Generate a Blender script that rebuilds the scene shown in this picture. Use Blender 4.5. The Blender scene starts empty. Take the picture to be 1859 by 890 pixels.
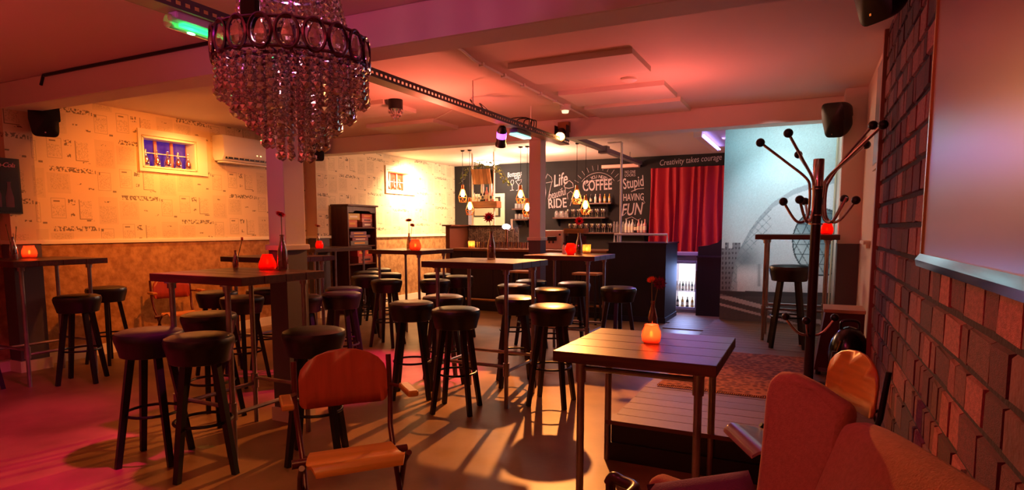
import bpy, bmesh, math, random
import numpy as np
from mathutils import Vector, Matrix
random.seed(7)
SC = bpy.context.scene
COL = SC.collection
R = math.radians

# ------------------------------------------------------------------ camera
FPX, PPX, PPY, CH = 1105.0, 930.0, 525.0, 1.40
PITCH, YAW = math.atan(110 / 1105.0), R(25.9)
cd = bpy.data.cameras.new('camera')
cd.sensor_width = 36.0
cd.lens = FPX / 1859 * 36
cd.shift_x = -(PPX - 929.5) / 1859
cd.shift_y = (PPY - 445) / 1859
cd.clip_start = 0.05
cam = bpy.data.objects.new('camera', cd)
cam.location = (0, 0, CH)
cam.rotation_euler = (R(90) - PITCH, 0, YAW)
COL.objects.link(cam)
SC.camera = cam

# ------------------------------------------------------------------ world, exposure
w = bpy.data.worlds.new('world')
SC.world = w
w.use_nodes = True
w.node_tree.nodes['Background'].inputs[0].default_value = (0.05, 0.03, 0.12, 1)
w.node_tree.nodes['Background'].inputs[1].default_value = 0.3
SC.view_settings.view_transform = 'Standard'
SC.view_settings.look = 'None'
SC.view_settings.exposure = 0.0
SC.view_settings.gamma = 1.0
SC.view_settings.use_curve_mapping = False

# ------------------------------------------------------------------ room lamps and added fill lights (not all have fixtures further down)
def lamp_obj(name, data, loc, target=None):
    o = bpy.data.objects.new(name, data)
    o.location = loc
    if target is not None:
        o.rotation_euler = (Vector(target) - Vector(loc)).to_track_quat('-Z', 'Y').to_euler()
    COL.objects.link(o)
    return o

def spot(name, loc, target, color, power, angle=60, blend=0.5, radius=0.03):
    d = bpy.data.lights.new(name, 'SPOT')
    d.color, d.energy, d.spot_size, d.spot_blend, d.shadow_soft_size = color, power, R(angle), blend, radius
    return lamp_obj(name, d, loc, target)

def point(name, loc, color, power, radius=0.05):
    d = bpy.data.lights.new(name, 'POINT')
    d.color, d.energy, d.shadow_soft_size = color, power, radius
    return lamp_obj(name, d, loc)

def area(name, loc, target, color, power, sx, sy):
    d = bpy.data.lights.new(name, 'AREA')
    d.shape, d.size, d.size_y, d.color, d.energy = 'RECTANGLE', sx, sy, color, power
    return lamp_obj(name, d, loc, target)

def _atz0(u, v):
    # floor point seen at a pixel (the aim of the green beam)
    a, b = (u - PPX) / FPX, -(v - PPY) / FPX
    q = cam.matrix_basis.to_3x3() @ Vector((a, b, -1.0))
    return Vector((0, 0, CH)) + q * (-CH / q.z)
ORANGE, MAGENTA, RED = (1.0, 0.32, 0.07), (1.0, 0.02, 0.30), (1.0, 0.09, 0.085)
# the orange par can on the far beam that throws the stool shadows
spot('spot_beam', (-2.77, 6.96, 2.42), (-2.0, 3.6, 0.2), ORANGE, 950, 72, 0.7, 0.03)
# left wall washers; the wide one is added to turn the wall orange
spot('spot_wall_window', (-6.45, 4.95, 2.60), (-7.05, 5.1, 1.75), (1.0, 0.42, 0.10), 95, 115, 1.0, 0.05)
spot('spot_wall_wide', (-4.9, 4.2, 2.6), (-7.05, 4.75, 1.4), (1.0, 0.25, 0.03), 230, 85, 0.8, 0.05)
spot('spot_wall_corner', (-6.45, 9.75, 2.55), (-7.05, 9.9, 1.75), (1.0, 0.62, 0.32), 560, 140, 0.9, 0.05)
# magenta par cans on the cable tray and above the camera
spot('spot_magenta_near', (-2.83, 2.35, 2.36), (-4.9, 1.3, 0.0), MAGENTA, 420, 75, 0.6, 0.04)
spot('spot_magenta_far', (-2.98, 5.60, 2.20), (-3.75, 4.75, 0.0), MAGENTA, 620, 52, 0.5, 0.03)
spot('spot_magenta_beam', (-2.2, 0.4, 2.2), (-2.6, 3.16, 2.6), (1.0, 0.05, 0.55), 36, 75, 0.8, 0.05)
spot('spot_crimson_wall', (-1.6, 1.3, 2.5), (0.45, 3.0, 1.1), (1.0, 0.06, 0.18), 50, 75, 0.8, 0.05)
spot('spot_green', (-2.83, 2.25, 2.32), tuple(_atz0(348, 828)), (0.05, 1.0, 0.25), 22, 9, 0.3, 0.01)
# added red fill lights in mid-air, aimed up to redden the ceiling
spot('fill_red', (-1.2, -0.8, 1.95), (-1.2, -0.8, 3), RED, 90, 172, 0.4, 0.12)
spot('fill_red_left', (-4.8, 0.2, 1.95), (-4.8, 0.2, 3), RED, 60, 172, 0.4, 0.12)
spot('fill_mid', (-3.4, 5.2, 2.1), (-3.4, 5.2, 3), (1.0, 0.17, 0.10), 54, 172, 0.4, 0.1)
spot('fill_mid_right', (-1.2, 5.6, 2.1), (-1.2, 5.6, 3), (1.0, 0.16, 0.13), 28, 172, 0.4, 0.1)
# added amber fill spot that warms the foreground chair seat
spot('fill_amber', (-0.9, 0.7, 2.6), (-1.72, 1.95, 0.45), (1.0, 0.5, 0.16), 60, 46, 0.9, 0.04)
# back bay lamps
point('bar_ceiling_lamp', (-5.75, 10.9, 2.45), (1.0, 0.82, 0.62), 70, 0.1)
point('bar_pendants_fill', (-4.3, 9.9, 2.3), (1.0, 0.45, 0.30), 130, 0.2)
area('tube_blue', (-1.4, 9.8, 2.62), (-0.9, 9.8, 2.0), (0.35, 0.28, 1.0), 50, 0.1, 1.6)
area('tube_mural', (-0.35, 7.53, 2.60), (-0.35, 8.04, 1.6), (0.72, 0.95, 1.0), 7, 1.2, 0.06)
spot('spot_mural', (-0.45, 6.3, 2.68), (-0.35, 8.04, 1.6), (0.75, 0.93, 1.0), 125, 46, 0.8, 0.04)

# ------------------------------------------------------------------ pixel helpers (a pixel gives a direction, a plane the distance)
_fw = np.array([-math.sin(YAW) * math.cos(PITCH), math.cos(YAW) * math.cos(PITCH), -math.sin(PITCH)])
_rt = np.array([math.cos(YAW), math.sin(YAW), 0.0])
_up = np.cross(_rt, _fw)
_O = np.array([0, 0, CH])
def ray(u, v): return _fw * FPX + _rt * (u - PPX) - _up * (v - PPY)
def atz(u, v, z):
    d = ray(u, v); return Vector(_O + d * ((z - CH) / d[2]))
def atx(u, v, x):
    d = ray(u, v); return Vector(_O + d * (x / d[0]))
def aty(u, v, y):
    d = ray(u, v); return Vector(_O + d * (y / d[1]))
def proj(p):
    q = np.array(p) - _O; c = q @ _fw
    return PPX + FPX * (q @ _rt) / c, PPY - FPX * (q @ _up) / c

# ------------------------------------------------------------------ materials
def lin(c):
    return tuple((x / 12.92 if x <= 0.04045 else ((x + 0.055) / 1.055) ** 2.4) for x in [k / 255 for k in c])
MATS = {}
def _bsdf(m):
    return next(n for n in m.node_tree.nodes if n.type == 'BSDF_PRINCIPLED')
def mat(name, rgb, rough=0.5, metal=0.0, noise=None, bump=None, rnd=0.0, emit=None, trans=0.0, coat=0.0, stretch=None, spec=0.5, alpha=1.0):
    """noise=(scale, darkest factor, second colour or None); rnd = per-object brightness variation"""
    if name in MATS: return MATS[name]
    m = bpy.data.materials.new(name); m.use_nodes = True
    nt = m.node_tree; b = _bsdf(m); N = nt.nodes; L = nt.links
    c = (*lin(rgb), 1)
    b.inputs['Base Color'].default_value = c
    b.inputs['Roughness'].default_value = rough
    b.inputs['Metallic'].default_value = metal
    b.inputs['Specular IOR Level'].default_value = spec
    b.inputs['Coat Weight'].default_value = coat
    b.inputs['Transmission Weight'].default_value = trans
    b.inputs['Alpha'].default_value = alpha
    out = None
    if noise or bump:
        tc = N.new('ShaderNodeTexCoord'); mp = N.new('ShaderNodeMapping')
        L.new(tc.outputs['Object'], mp.inputs[0])
        if stretch: mp.inputs['Scale'].default_value = stretch
        if rnd:
            oi0 = N.new('ShaderNodeObjectInfo'); vm = N.new('ShaderNodeVectorMath'); vm.operation = 'SCALE'
            cx = N.new('ShaderNodeCombineXYZ')
            for k in range(3): L.new(oi0.outputs['Random'], cx.inputs[k])
            L.new(cx.outputs[0], vm.inputs[0]); vm.inputs['Scale'].default_value = 37.0
            L.new(vm.outputs[0], mp.inputs['Location'])
    if noise:
        nz = N.new('ShaderNodeTexNoise'); nz.inputs['Scale'].default_value = noise[0]; nz.inputs['Detail'].default_value = 5
        L.new(mp.outputs[0], nz.inputs['Vector'])
        rp = N.new('ShaderNodeValToRGB')
        rp.color_ramp.elements[0].position = 0.35; rp.color_ramp.elements[1].position = 0.65
        c2 = (*lin(noise[2]), 1) if len(noise) > 2 else tuple(x * noise[1] for x in c[:3]) + (1,)
        rp.color_ramp.elements[0].color = c2; rp.color_ramp.elements[1].color = c
        L.new(nz.outputs['Fac'], rp.inputs[0]); out = rp.outputs[0]
    if rnd:
        oi = N.new('ShaderNodeObjectInfo'); mr = N.new('ShaderNodeMapRange')
        mr.inputs['To Min'].default_value = 1 - rnd; mr.inputs['To Max'].default_value = 1 + rnd
        L.new(oi.outputs['Random'], mr.inputs[0])
        hs = N.new('ShaderNodeHueSaturation'); hs.inputs['Color'].default_value = c
        if out: L.new(out, hs.inputs['Color'])
        L.new(mr.outputs[0], hs.inputs['Value']); out = hs.outputs[0]
    if out: L.new(out, b.inputs['Base Color'])
    if bump:
        n2 = N.new('ShaderNodeTexNoise'); n2.inputs['Scale'].default_value = bump[0]; n2.inputs['Detail'].default_value = 4
        L.new(mp.outputs[0], n2.inputs['Vector'])
        bp = N.new('ShaderNodeBump'); bp.inputs['Strength'].default_value = bump[1]; bp.inputs['Distance'].default_value = 0.01
        L.new(n2.outputs['Fac'], bp.inputs['Height']); L.new(bp.outputs[0], b.inputs['Normal'])
    if emit:
        b.inputs['Emission Color'].default_value = (*lin(emit[0]), 1)
        b.inputs['Emission Strength'].default_value = emit[1]
    MATS[name] = m
    return m

WHITE = mat('white paint', (226, 214, 200), 0.7, bump=(60, 0.06))
CEIL = mat('ceiling paint', (225, 205, 190), 0.75, bump=(25, 0.08))
GREYP = mat('grey dado paint', (92, 84, 88), 0.55, bump=(60, 0.05))
CREAM = mat('cream gloss paint', (236, 222, 190), 0.4)
CORK = mat('cork board', (188, 136, 78), 0.8, noise=(14, 0.6, (150, 100, 52)), bump=(60, 0.3))
CONC = mat('concrete floor', (156, 118, 74), 0.42, noise=(1.6, 0.6, (112, 78, 46)), bump=(8, 0.12))
CHALKB = mat('chalkboard paint', (28, 18, 17), 0.8, noise=(3, 0.7))
CHALK = mat('white chalk', (186, 168, 170), 0.9)
MORTAR = mat('mortar', (38, 16, 17), 0.95, bump=(40, 0.4))
BRICK = mat('brick', (150, 78, 70), 0.85, noise=(9, 0.6), bump=(35, 0.5), rnd=0.55)
BRICKD = mat('dark brick', (98, 30, 34), 0.85, noise=(9, 0.6), bump=(35, 0.5), rnd=0.4)
PLANK = mat('stage plank', (116, 72, 48), 0.5, noise=(6, 0.7), bump=(18, 0.2), rnd=0.18, stretch=(0.5, 9, 4))
TTOP = mat('dark stained wood', (88, 44, 28), 0.36, noise=(5, 0.55), bump=(20, 0.1), rnd=0.15, stretch=(0.6, 9, 9))
TTOPP = mat('table edge wood', (74, 40, 30), 0.35, noise=(5, 0.55), rnd=0.15, stretch=(0.6, 9, 9))
STEEL = mat('galvanised pipe', (168, 160, 158), 0.34, 0.9, noise=(9, 0.7))
CHROME = mat('chrome', (210, 205, 205), 0.12, 1.0)
BLACKV = mat('black vinyl', (16, 14, 16), 0.33, bump=(50, 0.06), spec=0.55)
BLACKW = mat('black lacquered wood', (14, 12, 14), 0.42)
BLACKM = mat('black metal', (13, 12, 14), 0.4, 0.3)
BLACKP = mat('black plastic', (14, 14, 18), 0.38)
DKRED = mat('dark red metal', (84, 24, 22), 0.32, 0.3)
PLY = mat('varnished plywood', (196, 120, 50), 0.28, noise=(4, 0.75), stretch=(0.6, 10, 10), coat=0.4)
PLYRED = mat('reddish plywood', (168, 60, 44), 0.36, noise=(4, 0.8), stretch=(10, 1, 1), coat=0.2)
VELVET = mat('rust upholstery', (172, 122, 92), 0.9, noise=(90, 0.85), bump=(220, 0.25))
PILLOW = mat('plum cushion fabric', (104, 62, 96), 0.92, bump=(200, 0.3))
DKWOOD = mat('dark walnut', (62, 32, 22), 0.3, noise=(5, 0.6), stretch=(1, 8, 8))
CURT = mat('red velvet curtain', (166, 4, 30), 0.75, bump=(90, 0.1))
WHITEPL = mat('white plastic', (235, 228, 215), 0.35)
GLASSY = mat('clear glass', (240, 235, 230), 0.03, trans=1.0)
FROST = mat('glassware', (225, 215, 210), 0.12, trans=0.75)
CRYST = mat('crystal', (250, 235, 240), 0.02, trans=0.85, spec=0.9)
MEDAL = mat('dark chrome', (120, 90, 130), 0.16, 1.0)
STEMG = mat('flower stem', (92, 110, 48), 0.6)
PETR = mat('red petal', (225, 24, 48), 0.6)
PETO = mat('orange petal', (225, 96, 40), 0.6)
PETM = mat('dark magenta petal', (120, 10, 60), 0.6)
WAX = mat('candle wax', (250, 230, 200), 0.5)
FLAME = mat('candle flame', (255, 190, 90), 0.5, emit=((255, 190, 90), 40))
SHADOWG = mat('dark window glass', (20, 16, 40), 0.1)

def translucent(name, rgb, mix=0.6, rough=0.1):
    if name in MATS: return MATS[name]
    m = bpy.data.materials.new(name); m.use_nodes = True
    nt = m.node_tree; N = nt.nodes; L = nt.links; N.clear()
    o = N.new('ShaderNodeOutputMaterial'); t = N.new('ShaderNodeBsdfTranslucent'); g = N.new('ShaderNodeBsdfPrincipled')
    tr = N.new('ShaderNodeBsdfTransparent'); mx = N.new('ShaderNodeMixShader'); m2 = N.new('ShaderNodeMixShader')
    t.inputs[0].default_value = (*lin(rgb), 1); tr.inputs[0].default_value = (*lin(rgb), 1)
    g.inputs['Base Color'].default_value = (*lin(rgb), 1); g.inputs['Roughness'].default_value = rough
    m2.inputs[0].default_value = 0.5; L.new(t.outputs[0], m2.inputs[1]); L.new(tr.outputs[0], m2.inputs[2])
    mx.inputs[0].default_value = 1 - mix; L.new(m2.outputs[0], mx.inputs[1]); L.new(g.outputs[0], mx.inputs[2])
    L.new(mx.outputs[0], o.inputs[0]); MATS[name] = m
    return m
REDGL = translucent('red votive glass', (255, 70, 50), 0.75)
PINKGL = translucent('frosted pink votive glass', (255, 150, 120), 0.8)
CLEARGL = translucent('amber clear votive glass', (255, 225, 170), 0.8)

def thinglass(name, rgb, gl=0.18):
    """thin clear glass: mostly see-through with a sharp reflection"""
    if name in MATS: return MATS[name]
    m = bpy.data.materials.new(name); m.use_nodes = True
    nt = m.node_tree; N = nt.nodes; L = nt.links; N.clear()
    o = N.new('ShaderNodeOutputMaterial'); tr = N.new('ShaderNodeBsdfTransparent'); g = N.new('ShaderNodeBsdfGlossy')
    lw = N.new('ShaderNodeLayerWeight'); lw.inputs[0].default_value = 0.35
    ad = N.new('ShaderNodeMath'); ad.operation = 'ADD'; ad.use_clamp = True; ad.inputs[1].default_value = gl
    mx = N.new('ShaderNodeMixShader')
    tr.inputs[0].default_value = (*lin(rgb), 1); g.inputs['Roughness'].default_value = 0.08
    L.new(lw.outputs['Facing'], ad.inputs[0]); L.new(ad.outputs[0], mx.inputs[0])
    L.new(tr.outputs[0], mx.inputs[1]); L.new(g.outputs[0], mx.inputs[2]); L.new(mx.outputs[0], o.inputs[0])
    MATS[name] = m
    return m
TGLASS = thinglass('thin glass', (225, 205, 195), 0.12)
CRYST2 = thinglass('faceted crystal', (252, 236, 242), .36)
TGLASS2 = thinglass('drinking glass', (235, 220, 210), 0.3)

# ------------------------------------------------------------------ mesh builder
class MB:
    def __init__(s): s.v = []; s.f = []
    def add(s, vs, fs, M=None):
        o = len(s.v)
        if M is not None: vs = [M @ Vector(p) for p in vs]
        s.v += [tuple(p) for p in vs]; s.f += [tuple(i + o for i in f) for f in fs]
        return s
    def box(s, a, b, M=None):
        x0, y0, z0 = a; x1, y1, z1 = b
        return s.add([(x0, y0, z0), (x1, y0, z0), (x1, y1, z0), (x0, y1, z0), (x0, y0, z1), (x1, y0, z1), (x1, y1, z1), (x0, y1, z1)],
                     [(0, 3, 2, 1), (4, 5, 6, 7), (0, 1, 5, 4), (1, 2, 6, 5), (2, 3, 7, 6), (3, 0, 4, 7)], M)
    def tube(s, pts, r, n=8, closed=False, M=None, caps=True):
        pts = [Vector(p) for p in pts]; k = len(pts); vs = []; fs = []
        rs = r if isinstance(r, (list, tuple)) else [r] * k
        prev = None
        for i, p in enumerate(pts):
            if closed: t = (pts[(i + 1) % k] - pts[i - 1])
            else: t = pts[min(i + 1, k - 1)] - pts[max(i - 1, 0)]
            t.normalize()
            if prev is None:
                a = Vector((0, 0, 1)) if abs(t.z) < 0.9 else Vector((1, 0, 0)); x = t.cross(a).normalized()
            else:
                x = (prev - t * prev.dot(t)).normalized()
            prev = x; y = t.cross(x)
            for j in range(n):
                an = 2 * math.pi * (j + (0.5 if n == 4 else 0)) / n
                vs.append(p + (x * math.cos(an) + y * math.sin(an)) * rs[i])
        m = k if closed else k - 1
        for i in range(m):
            for j in range(n):
                a = i * n + j; b = i * n + (j + 1) % n; c = ((i + 1) % k) * n + (j + 1) % n; d = ((i + 1) % k) * n + j
                fs.append((a, b, c, d))
        if caps and not closed:
            fs.append(tuple(range(n))[::-1]); fs.append(tuple(range((k - 1) * n, k * n)))
        return s.add(vs, fs, M)
    def lathe(s, prof, n=20, M=None, closed=False):
        vs = []; fs = []; k = len(prof)
        for r, z in prof:
            for j in range(n):
                a = 2 * math.pi * j / n; vs.append((max(r, 1e-4) * math.cos(a), max(r, 1e-4) * math.sin(a), z))
        for i in range(k - 1):
            for j in range(n):
                fs.append((i * n + j, i * n + (j + 1) % n, (i + 1) * n + (j + 1) % n, (i + 1) * n + j))
        if closed:
            for j in range(n): fs.append(((k - 1) * n + j, (k - 1) * n + (j + 1) % n, (j + 1) % n, j))
        else:
            if prof[0][0] > 1e-3: fs.append(tuple(range(n))[::-1])
            if prof[-1][0] > 1e-3: fs.append(tuple(range((k - 1) * n, k * n)))
        return s.add(vs, fs, M)
    def ball(s, c, r, n=10, m=6, sc=(1, 1, 1)):
        pr = [(r * math.sin(math.pi * i / m), -r * math.cos(math.pi * i / m)) for i in range(m + 1)]
        return s.lathe(pr, n, Matrix.Translation(c) @ Matrix.Diagonal((*sc, 1)))
    def prism(s, poly, z0, z1, M=None):
        n = len(poly)
        vs = [(x, y, z0) for x, y in poly] + [(x, y, z1) for x, y in poly]
        fs = [tuple(range(n))[::-1], tuple(range(n, 2 * n))] + [(i, (i + 1) % n, n + (i + 1) % n, n + i) for i in range(n)]
        return s.add(vs, fs, M)
    def sheet(s, fn, nu, nv, thick=None):
        """grid surface fn(i/nu, j/nv) -> point; thick offsets a second skin along the vector"""
        vs = []; fs = []
        P = [[Vector(fn(i / nu, j / nv)) for j in range(nv + 1)] for i in range(nu + 1)]
        W = nv + 1
        for i in range(nu + 1):
            for j in range(nv + 1): vs.append(P[i][j])
        for i in range(nu):
            for j in range(nv): fs.append((i * W + j, (i + 1) * W + j, (i + 1) * W + j + 1, i * W + j + 1))
        if thick is not None:
            o = len(vs); t = Vector(thick)
            vs += [p + t for p in vs[:o]]
            fs += [tuple(o + k for k in f[::-1]) for f in fs[:]]
            bd = [(i, 0) for i in range(nu + 1)] + [(nu, j) for j in range(1, nv + 1)] + [(i, nv) for i in range(nu - 1, -1, -1)] + [(0, j) for j in range(nv - 1, 0, -1)]
            ids = [i * W + j for i, j in bd]
            for a, b in zip(ids, ids[1:] + ids[:1]): fs.append((b, a, a + o, b + o))
        return s.add(vs, fs)
    def mesh(s, name, m, smooth=40):
        me = bpy.data.meshes.new(name); me.from_pydata(s.v, [], s.f); me.update()
        bm = bmesh.new(); bm.from_mesh(me); bmesh.ops.recalc_face_normals(bm, faces=bm.faces); bm.to_mesh(me); bm.free()
        if m: me.materials.append(m)
        if smooth:
            me.polygons.foreach_set('use_smooth', [True] * len(me.polygons))
            me.set_sharp_from_angle(angle=R(smooth))
        return me
    def build(s, name, m, parent=None, loc=None, rot=None, smooth=40, bevel=None, label=None):
        o = bpy.data.objects.new(name, s.mesh(name, m, smooth)); COL.objects.link(o)
        if parent is not None: o.parent = parent
        if loc is not None: o.location = loc
        if rot is not None: o.rotation_euler = rot
        if bevel:
            b = o.modifiers.new('bevel', 'BEVEL'); b.width = bevel[0]; b.segments = bevel[1]; b.limit_method = 'ANGLE'; b.angle_limit = R(35)
        if label: o['label'] = label
        return o

def empty(name, loc=(0, 0, 0), rz=0.0):
    o = bpy.data.objects.new(name, None); o.empty_display_size = 0.1
    o.location = loc; o.rotation_euler = (0, 0, rz); COL.objects.link(o)
    return o
def tag(o, label, cat, group=None):
    o['label'] = label; o['category'] = cat
    if group: o['group'] = group
    return o
def struct(o): o['kind'] = 'structure'; return o
def copy_tree(o, parent=None):
    c = o.copy(); COL.objects.link(c); c.parent = parent
    for ch in o.children: copy_tree(ch, c)
    return c
def inst(name, me, parent=None, loc=None, rot=None, scale=None):
    o = bpy.data.objects.new(name, me); COL.objects.link(o)
    if parent is not None: o.parent = parent
    if loc is not None: o.location = loc
    if rot is not None: o.rotation_euler = rot
    if scale is not None: o.scale = scale
    return o
def text_mesh(body, size, extrude=0.001, shear=0.0, offset=0.0, align='CENTER', spacing=1.0):
    cu = bpy.data.curves.new('text', 'FONT'); cu.body = body; cu.size = size; cu.extrude = extrude; cu.shear = shear
    cu.offset = offset; cu.align_x = align; cu.align_y = 'CENTER'; cu.resolution_u = 3; cu.space_character = spacing
    o = bpy.data.objects.new('text', cu); COL.objects.link(o)
    dg = bpy.context.evaluated_depsgraph_get()
    me = bpy.data.meshes.new_from_object(o.evaluated_get(dg))
    bpy.data.objects.remove(o); bpy.data.curves.remove(cu)
    return me

# ------------------------------------------------------------------ printed surfaces
def node_print(name, base, ink, cells, tile, axis=('Y', 'Z'), rough=0.75):
    """flat repeating print: cells = list of (kind, u0, u1, v0, v1) in metres inside a half-drop tile"""
    m = bpy.data.materials.new(name); m.use_nodes = True
    nt = m.node_tree; N = nt.nodes; L = nt.links; b = _bsdf(m)
    tc = N.new('ShaderNodeTexCoord'); sp = N.new('ShaderNodeSeparateXYZ'); L.new(tc.outputs['Object'], sp.inputs[0])
    def mth(op, a, c=None, d=None):
        n = N.new('ShaderNodeMath'); n.operation = op
        for k, x in enumerate((a, c, d)):
            if x is None: continue
            if isinstance(x, (int, float)): n.inputs[k].default_value = x
            else: L.new(x, n.inputs[k])
        return n.outputs[0]
    U = sp.outputs[axis[0]]; V = sp.outputs[axis[1]]
    col = mth('FLOOR', mth('DIVIDE', U, tile[0]))
    u = mth('SUBTRACT', U, mth('MULTIPLY', col, tile[0]))
    V2 = mth('ADD', mth('ADD', V, 7 * tile[1]), mth('MULTIPLY', col, tile[1] * 0.43))
    v = mth('SUBTRACT', V2, mth('MULTIPLY', mth('FLOOR', mth('DIVIDE', V2, tile[1])), tile[1]))
    def rect(u0, u1, v0, v1):
        a = mth('MULTIPLY', mth('GREATER_THAN', u, u0), mth('LESS_THAN', u, u1))
        c = mth('MULTIPLY', mth('GREATER_THAN', v, v0), mth('LESS_THAN', v, v1))
        return mth('MULTIPLY', a, c)
    nz = N.new('ShaderNodeTexNoise'); nz.inputs['Scale'].default_value = 45; nz.inputs['Detail'].default_value = 1
    L.new(tc.outputs['Object'], nz.inputs['Vector'])
    blot = mth('GREATER_THAN', nz.outputs['Fac'], 0.5)
    n3 = N.new('ShaderNodeTexNoise'); n3.inputs['Scale'].default_value = 130; n3.inputs['Detail'].default_value = 2
    L.new(tc.outputs['Object'], n3.inputs['Vector'])
    fine = mth('GREATER_THAN', n3.outputs['Fac'], 0.54)
    acc = None
    for kind, u0, u1, v0, v1 in cells:
        if kind == 'frame':
            t = 0.005
            r = mth('MULTIPLY', mth('SUBTRACT', rect(u0, u1, v0, v1), rect(u0 + t, u1 - t, v0 + t, v1 - t)), 0.42)
        elif kind == 'half':
            t = 0.008
            r = mth('MULTIPLY', mth('SUBTRACT', rect(u0, u1, v0, v1), rect(u0 + t, u1, v0 + t, v1)), 0.7)
        elif kind == 'blot': r = mth('MULTIPLY', mth('MULTIPLY', rect(u0, u1, v0, v1), blot), 0.75)
        elif kind == 'text': r = mth('MULTIPLY', mth('MULTIPLY', rect(u0, u1, v0, v1), fine), 0.3)
        elif kind == 'tint': r = mth('MULTIPLY', rect(u0, u1, v0, v1), 0.1)
        else: r = mth('MULTIPLY', rect(u0, u1, v0, v1), 0.7)
        acc = r if acc is None else mth('MAXIMUM', acc, r)
    mx = N.new('ShaderNodeMix'); mx.data_type = 'RGBA'
    L.new(acc, mx.inputs[0]); mx.inputs[6].default_value = (*lin(base), 1); mx.inputs[7].default_value = (*lin(ink), 1)
    L.new(mx.outputs[2], b.inputs['Base Color']); b.inputs['Roughness'].default_value = rough
    return m
PAPER = node_print('newsprint wallpaper', (224, 198, 156), (60, 46, 44), [
    ('frame', 0.02, 0.16, 0.36, 0.57), ('text', 0.03, 0.15, 0.38, 0.50), ('dark', 0.045, 0.105, 0.53, 0.545),
    ('blot', 0.185, 0.255, 0.50, 0.56), ('blot', 0.205, 0.245, 0.38, 0.415),
    ('half', 0.29, 0.42, 0.35, 0.56), ('text', 0.30, 0.42, 0.37, 0.55), ('blot', 0.36, 0.44, 0.33, 0.345),
    ('blot', 0.03, 0.46, 0.225, 0.275), ('dark', 0.475, 0.485, 0.225, 0.26),
    ('frame', 0.50, 0.64, 0.05, 0.25), ('text', 0.51, 0.63, 0.07, 0.22), ('blot', 0.50, 0.53, 0.22, 0.25),
    ('dark', 0.655, 0.695, 0.035, 0.055), ('text', 0.03, 0.20, 0.04, 0.20), ('tint', 0.0, 0.22, 0.0, 0.21),
    ('blot', 0.28, 0.33, 0.10, 0.115), ('blot', 0.40, 0.46, 0.05, 0.07), ('tint', 0.49, 0.70, 0.30, 0.60),
    ('text', 0.50, 0.68, 0.32, 0.50), ('blot', 0.56, 0.62, 0.54, 0.555)], (0.72, 0.62))

# ------------------------------------------------------------------ room shell
XL, XR, YB, YF, ZC = -7.05, 0.45, 11.62, -2.6, 2.75
struct(MB().box((XL - 0.3, YF - 0.2, -0.15), (XR + 0.3, YB + 0.2, 0)).build('floor', CONC, smooth=0))
struct(MB().box((XL - 0.3, YF - 0.2, ZC), (XR + 0.3, YB + 0.2, ZC + 0.15)).build('ceiling', CEIL, smooth=0))
# left wall with two window openings
W1 = (4.62, 5.30, 2.13, 2.47)
W2 = (9.22, 9.93, 2.11, 2.47)
wl = MB()
ys = [YF, W1[0], W1[1], W2[0], W2[1], YB]
for a, b_ in ((0, 1), (2, 3), (4, 5)): wl.box((XL - 0.25, ys[a], 0), (XL, ys[b_], ZC))
for W in (W1, W2):
    wl.box((XL - 0.25, W[0], 0), (XL, W[1], W[2])); wl.box((XL - 0.25, W[0], W[3]), (XL, W[1], ZC))
wall_left = struct(wl.build('wall_left', PAPER, smooth=0))
MB().box((XL, YF, 0.0), (XL + 0.008, YB, 1.24)).build('wainscot', CORK, wall_left, smooth=0, label='orange brown cork board wainscot')
struct(MB().box((XL, YF, 1.24), (XL + 0.03, YB, 1.27)).box((XL, YF, 1.27), (XL + 0.018, YB, 1.285)).build('trim_1', CREAM, smooth=0))
struct(MB().box((XL + 0.008, YF, 0), (XL + 0.028, YB, 0.12)).build('baseboard_left', CREAM, smooth=0))
# left pilasters below both beams
for i, (y0, y1) in enumerate(((3.16, 3.40), (7.2, 7.45))):
    p = struct(MB().box((XL, y0, 1.27), (XL + 0.2, y1, 2.52)).build('wall_pilaster', PAPER, smooth=0))
    MB().box((XL, y0 - 0.004, 0), (XL + 0.204, y1 + 0.004, 1.25)).build('dado', GREYP, p, smooth=0)
    MB().box((XL, y0 - 0.025, 1.25), (XL + 0.225, y1 + 0.025, 1.285)).build('dado_trim', CREAM, p, smooth=0)
    MB().box((XL, y0 - 0.02, 0), (XL + 0.222, y1 + 0.02, 0.11)).build('skirting', CREAM, p, smooth=0)
# back wall, chalkboard black
wall_back = struct(MB().box((XL, YB, 0), (XR, YB + 0.2, ZC)).build('wall_back', CHALKB, smooth=0))
struct(MB().box((XL - 0.25, YF - 0.2, 0), (XR + 0.2, YF, ZC)).build('wall_front', WHITE, smooth=0))
# right wall: plaster beyond the brick facing
wall_right = struct(MB().box((XR, YF, 0), (XR + 0.2, YB, ZC)).build('wall_right', WHITE, smooth=0))
BY1 = 4.97
brick_base = MB().box((XR - 0.012, YF, 0), (XR, BY1, ZC)).build('mortar_bed', MORTAR, wall_right, smooth=0)
struct(MB().box((XR - 0.045, BY1, 0), (XR, BY1 + 0.07, ZC)).build('trim_2', mat('brown trim', (150, 92, 74), 0.6), smooth=0))
# mural partition
mp_ = struct(MB().box((-0.98, 8.04, 0.0), (XR, 8.16, ZC)).build('wall_mural', WHITE, smooth=0))
# beams
for i, y0 in enumerate((3.16, 7.2)):
    bm_ = struct(MB().box((XL, y0, 2.52), (XR, y0 + 0.25, ZC)).build('beam', WHITE, smooth=0, bevel=(0.012, 2)))
    MB().box((XL, y0 - 0.012, 2.52), (XR, y0, 2.545)).build('beam_edge', WHITE, bm_, smooth=0)
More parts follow.
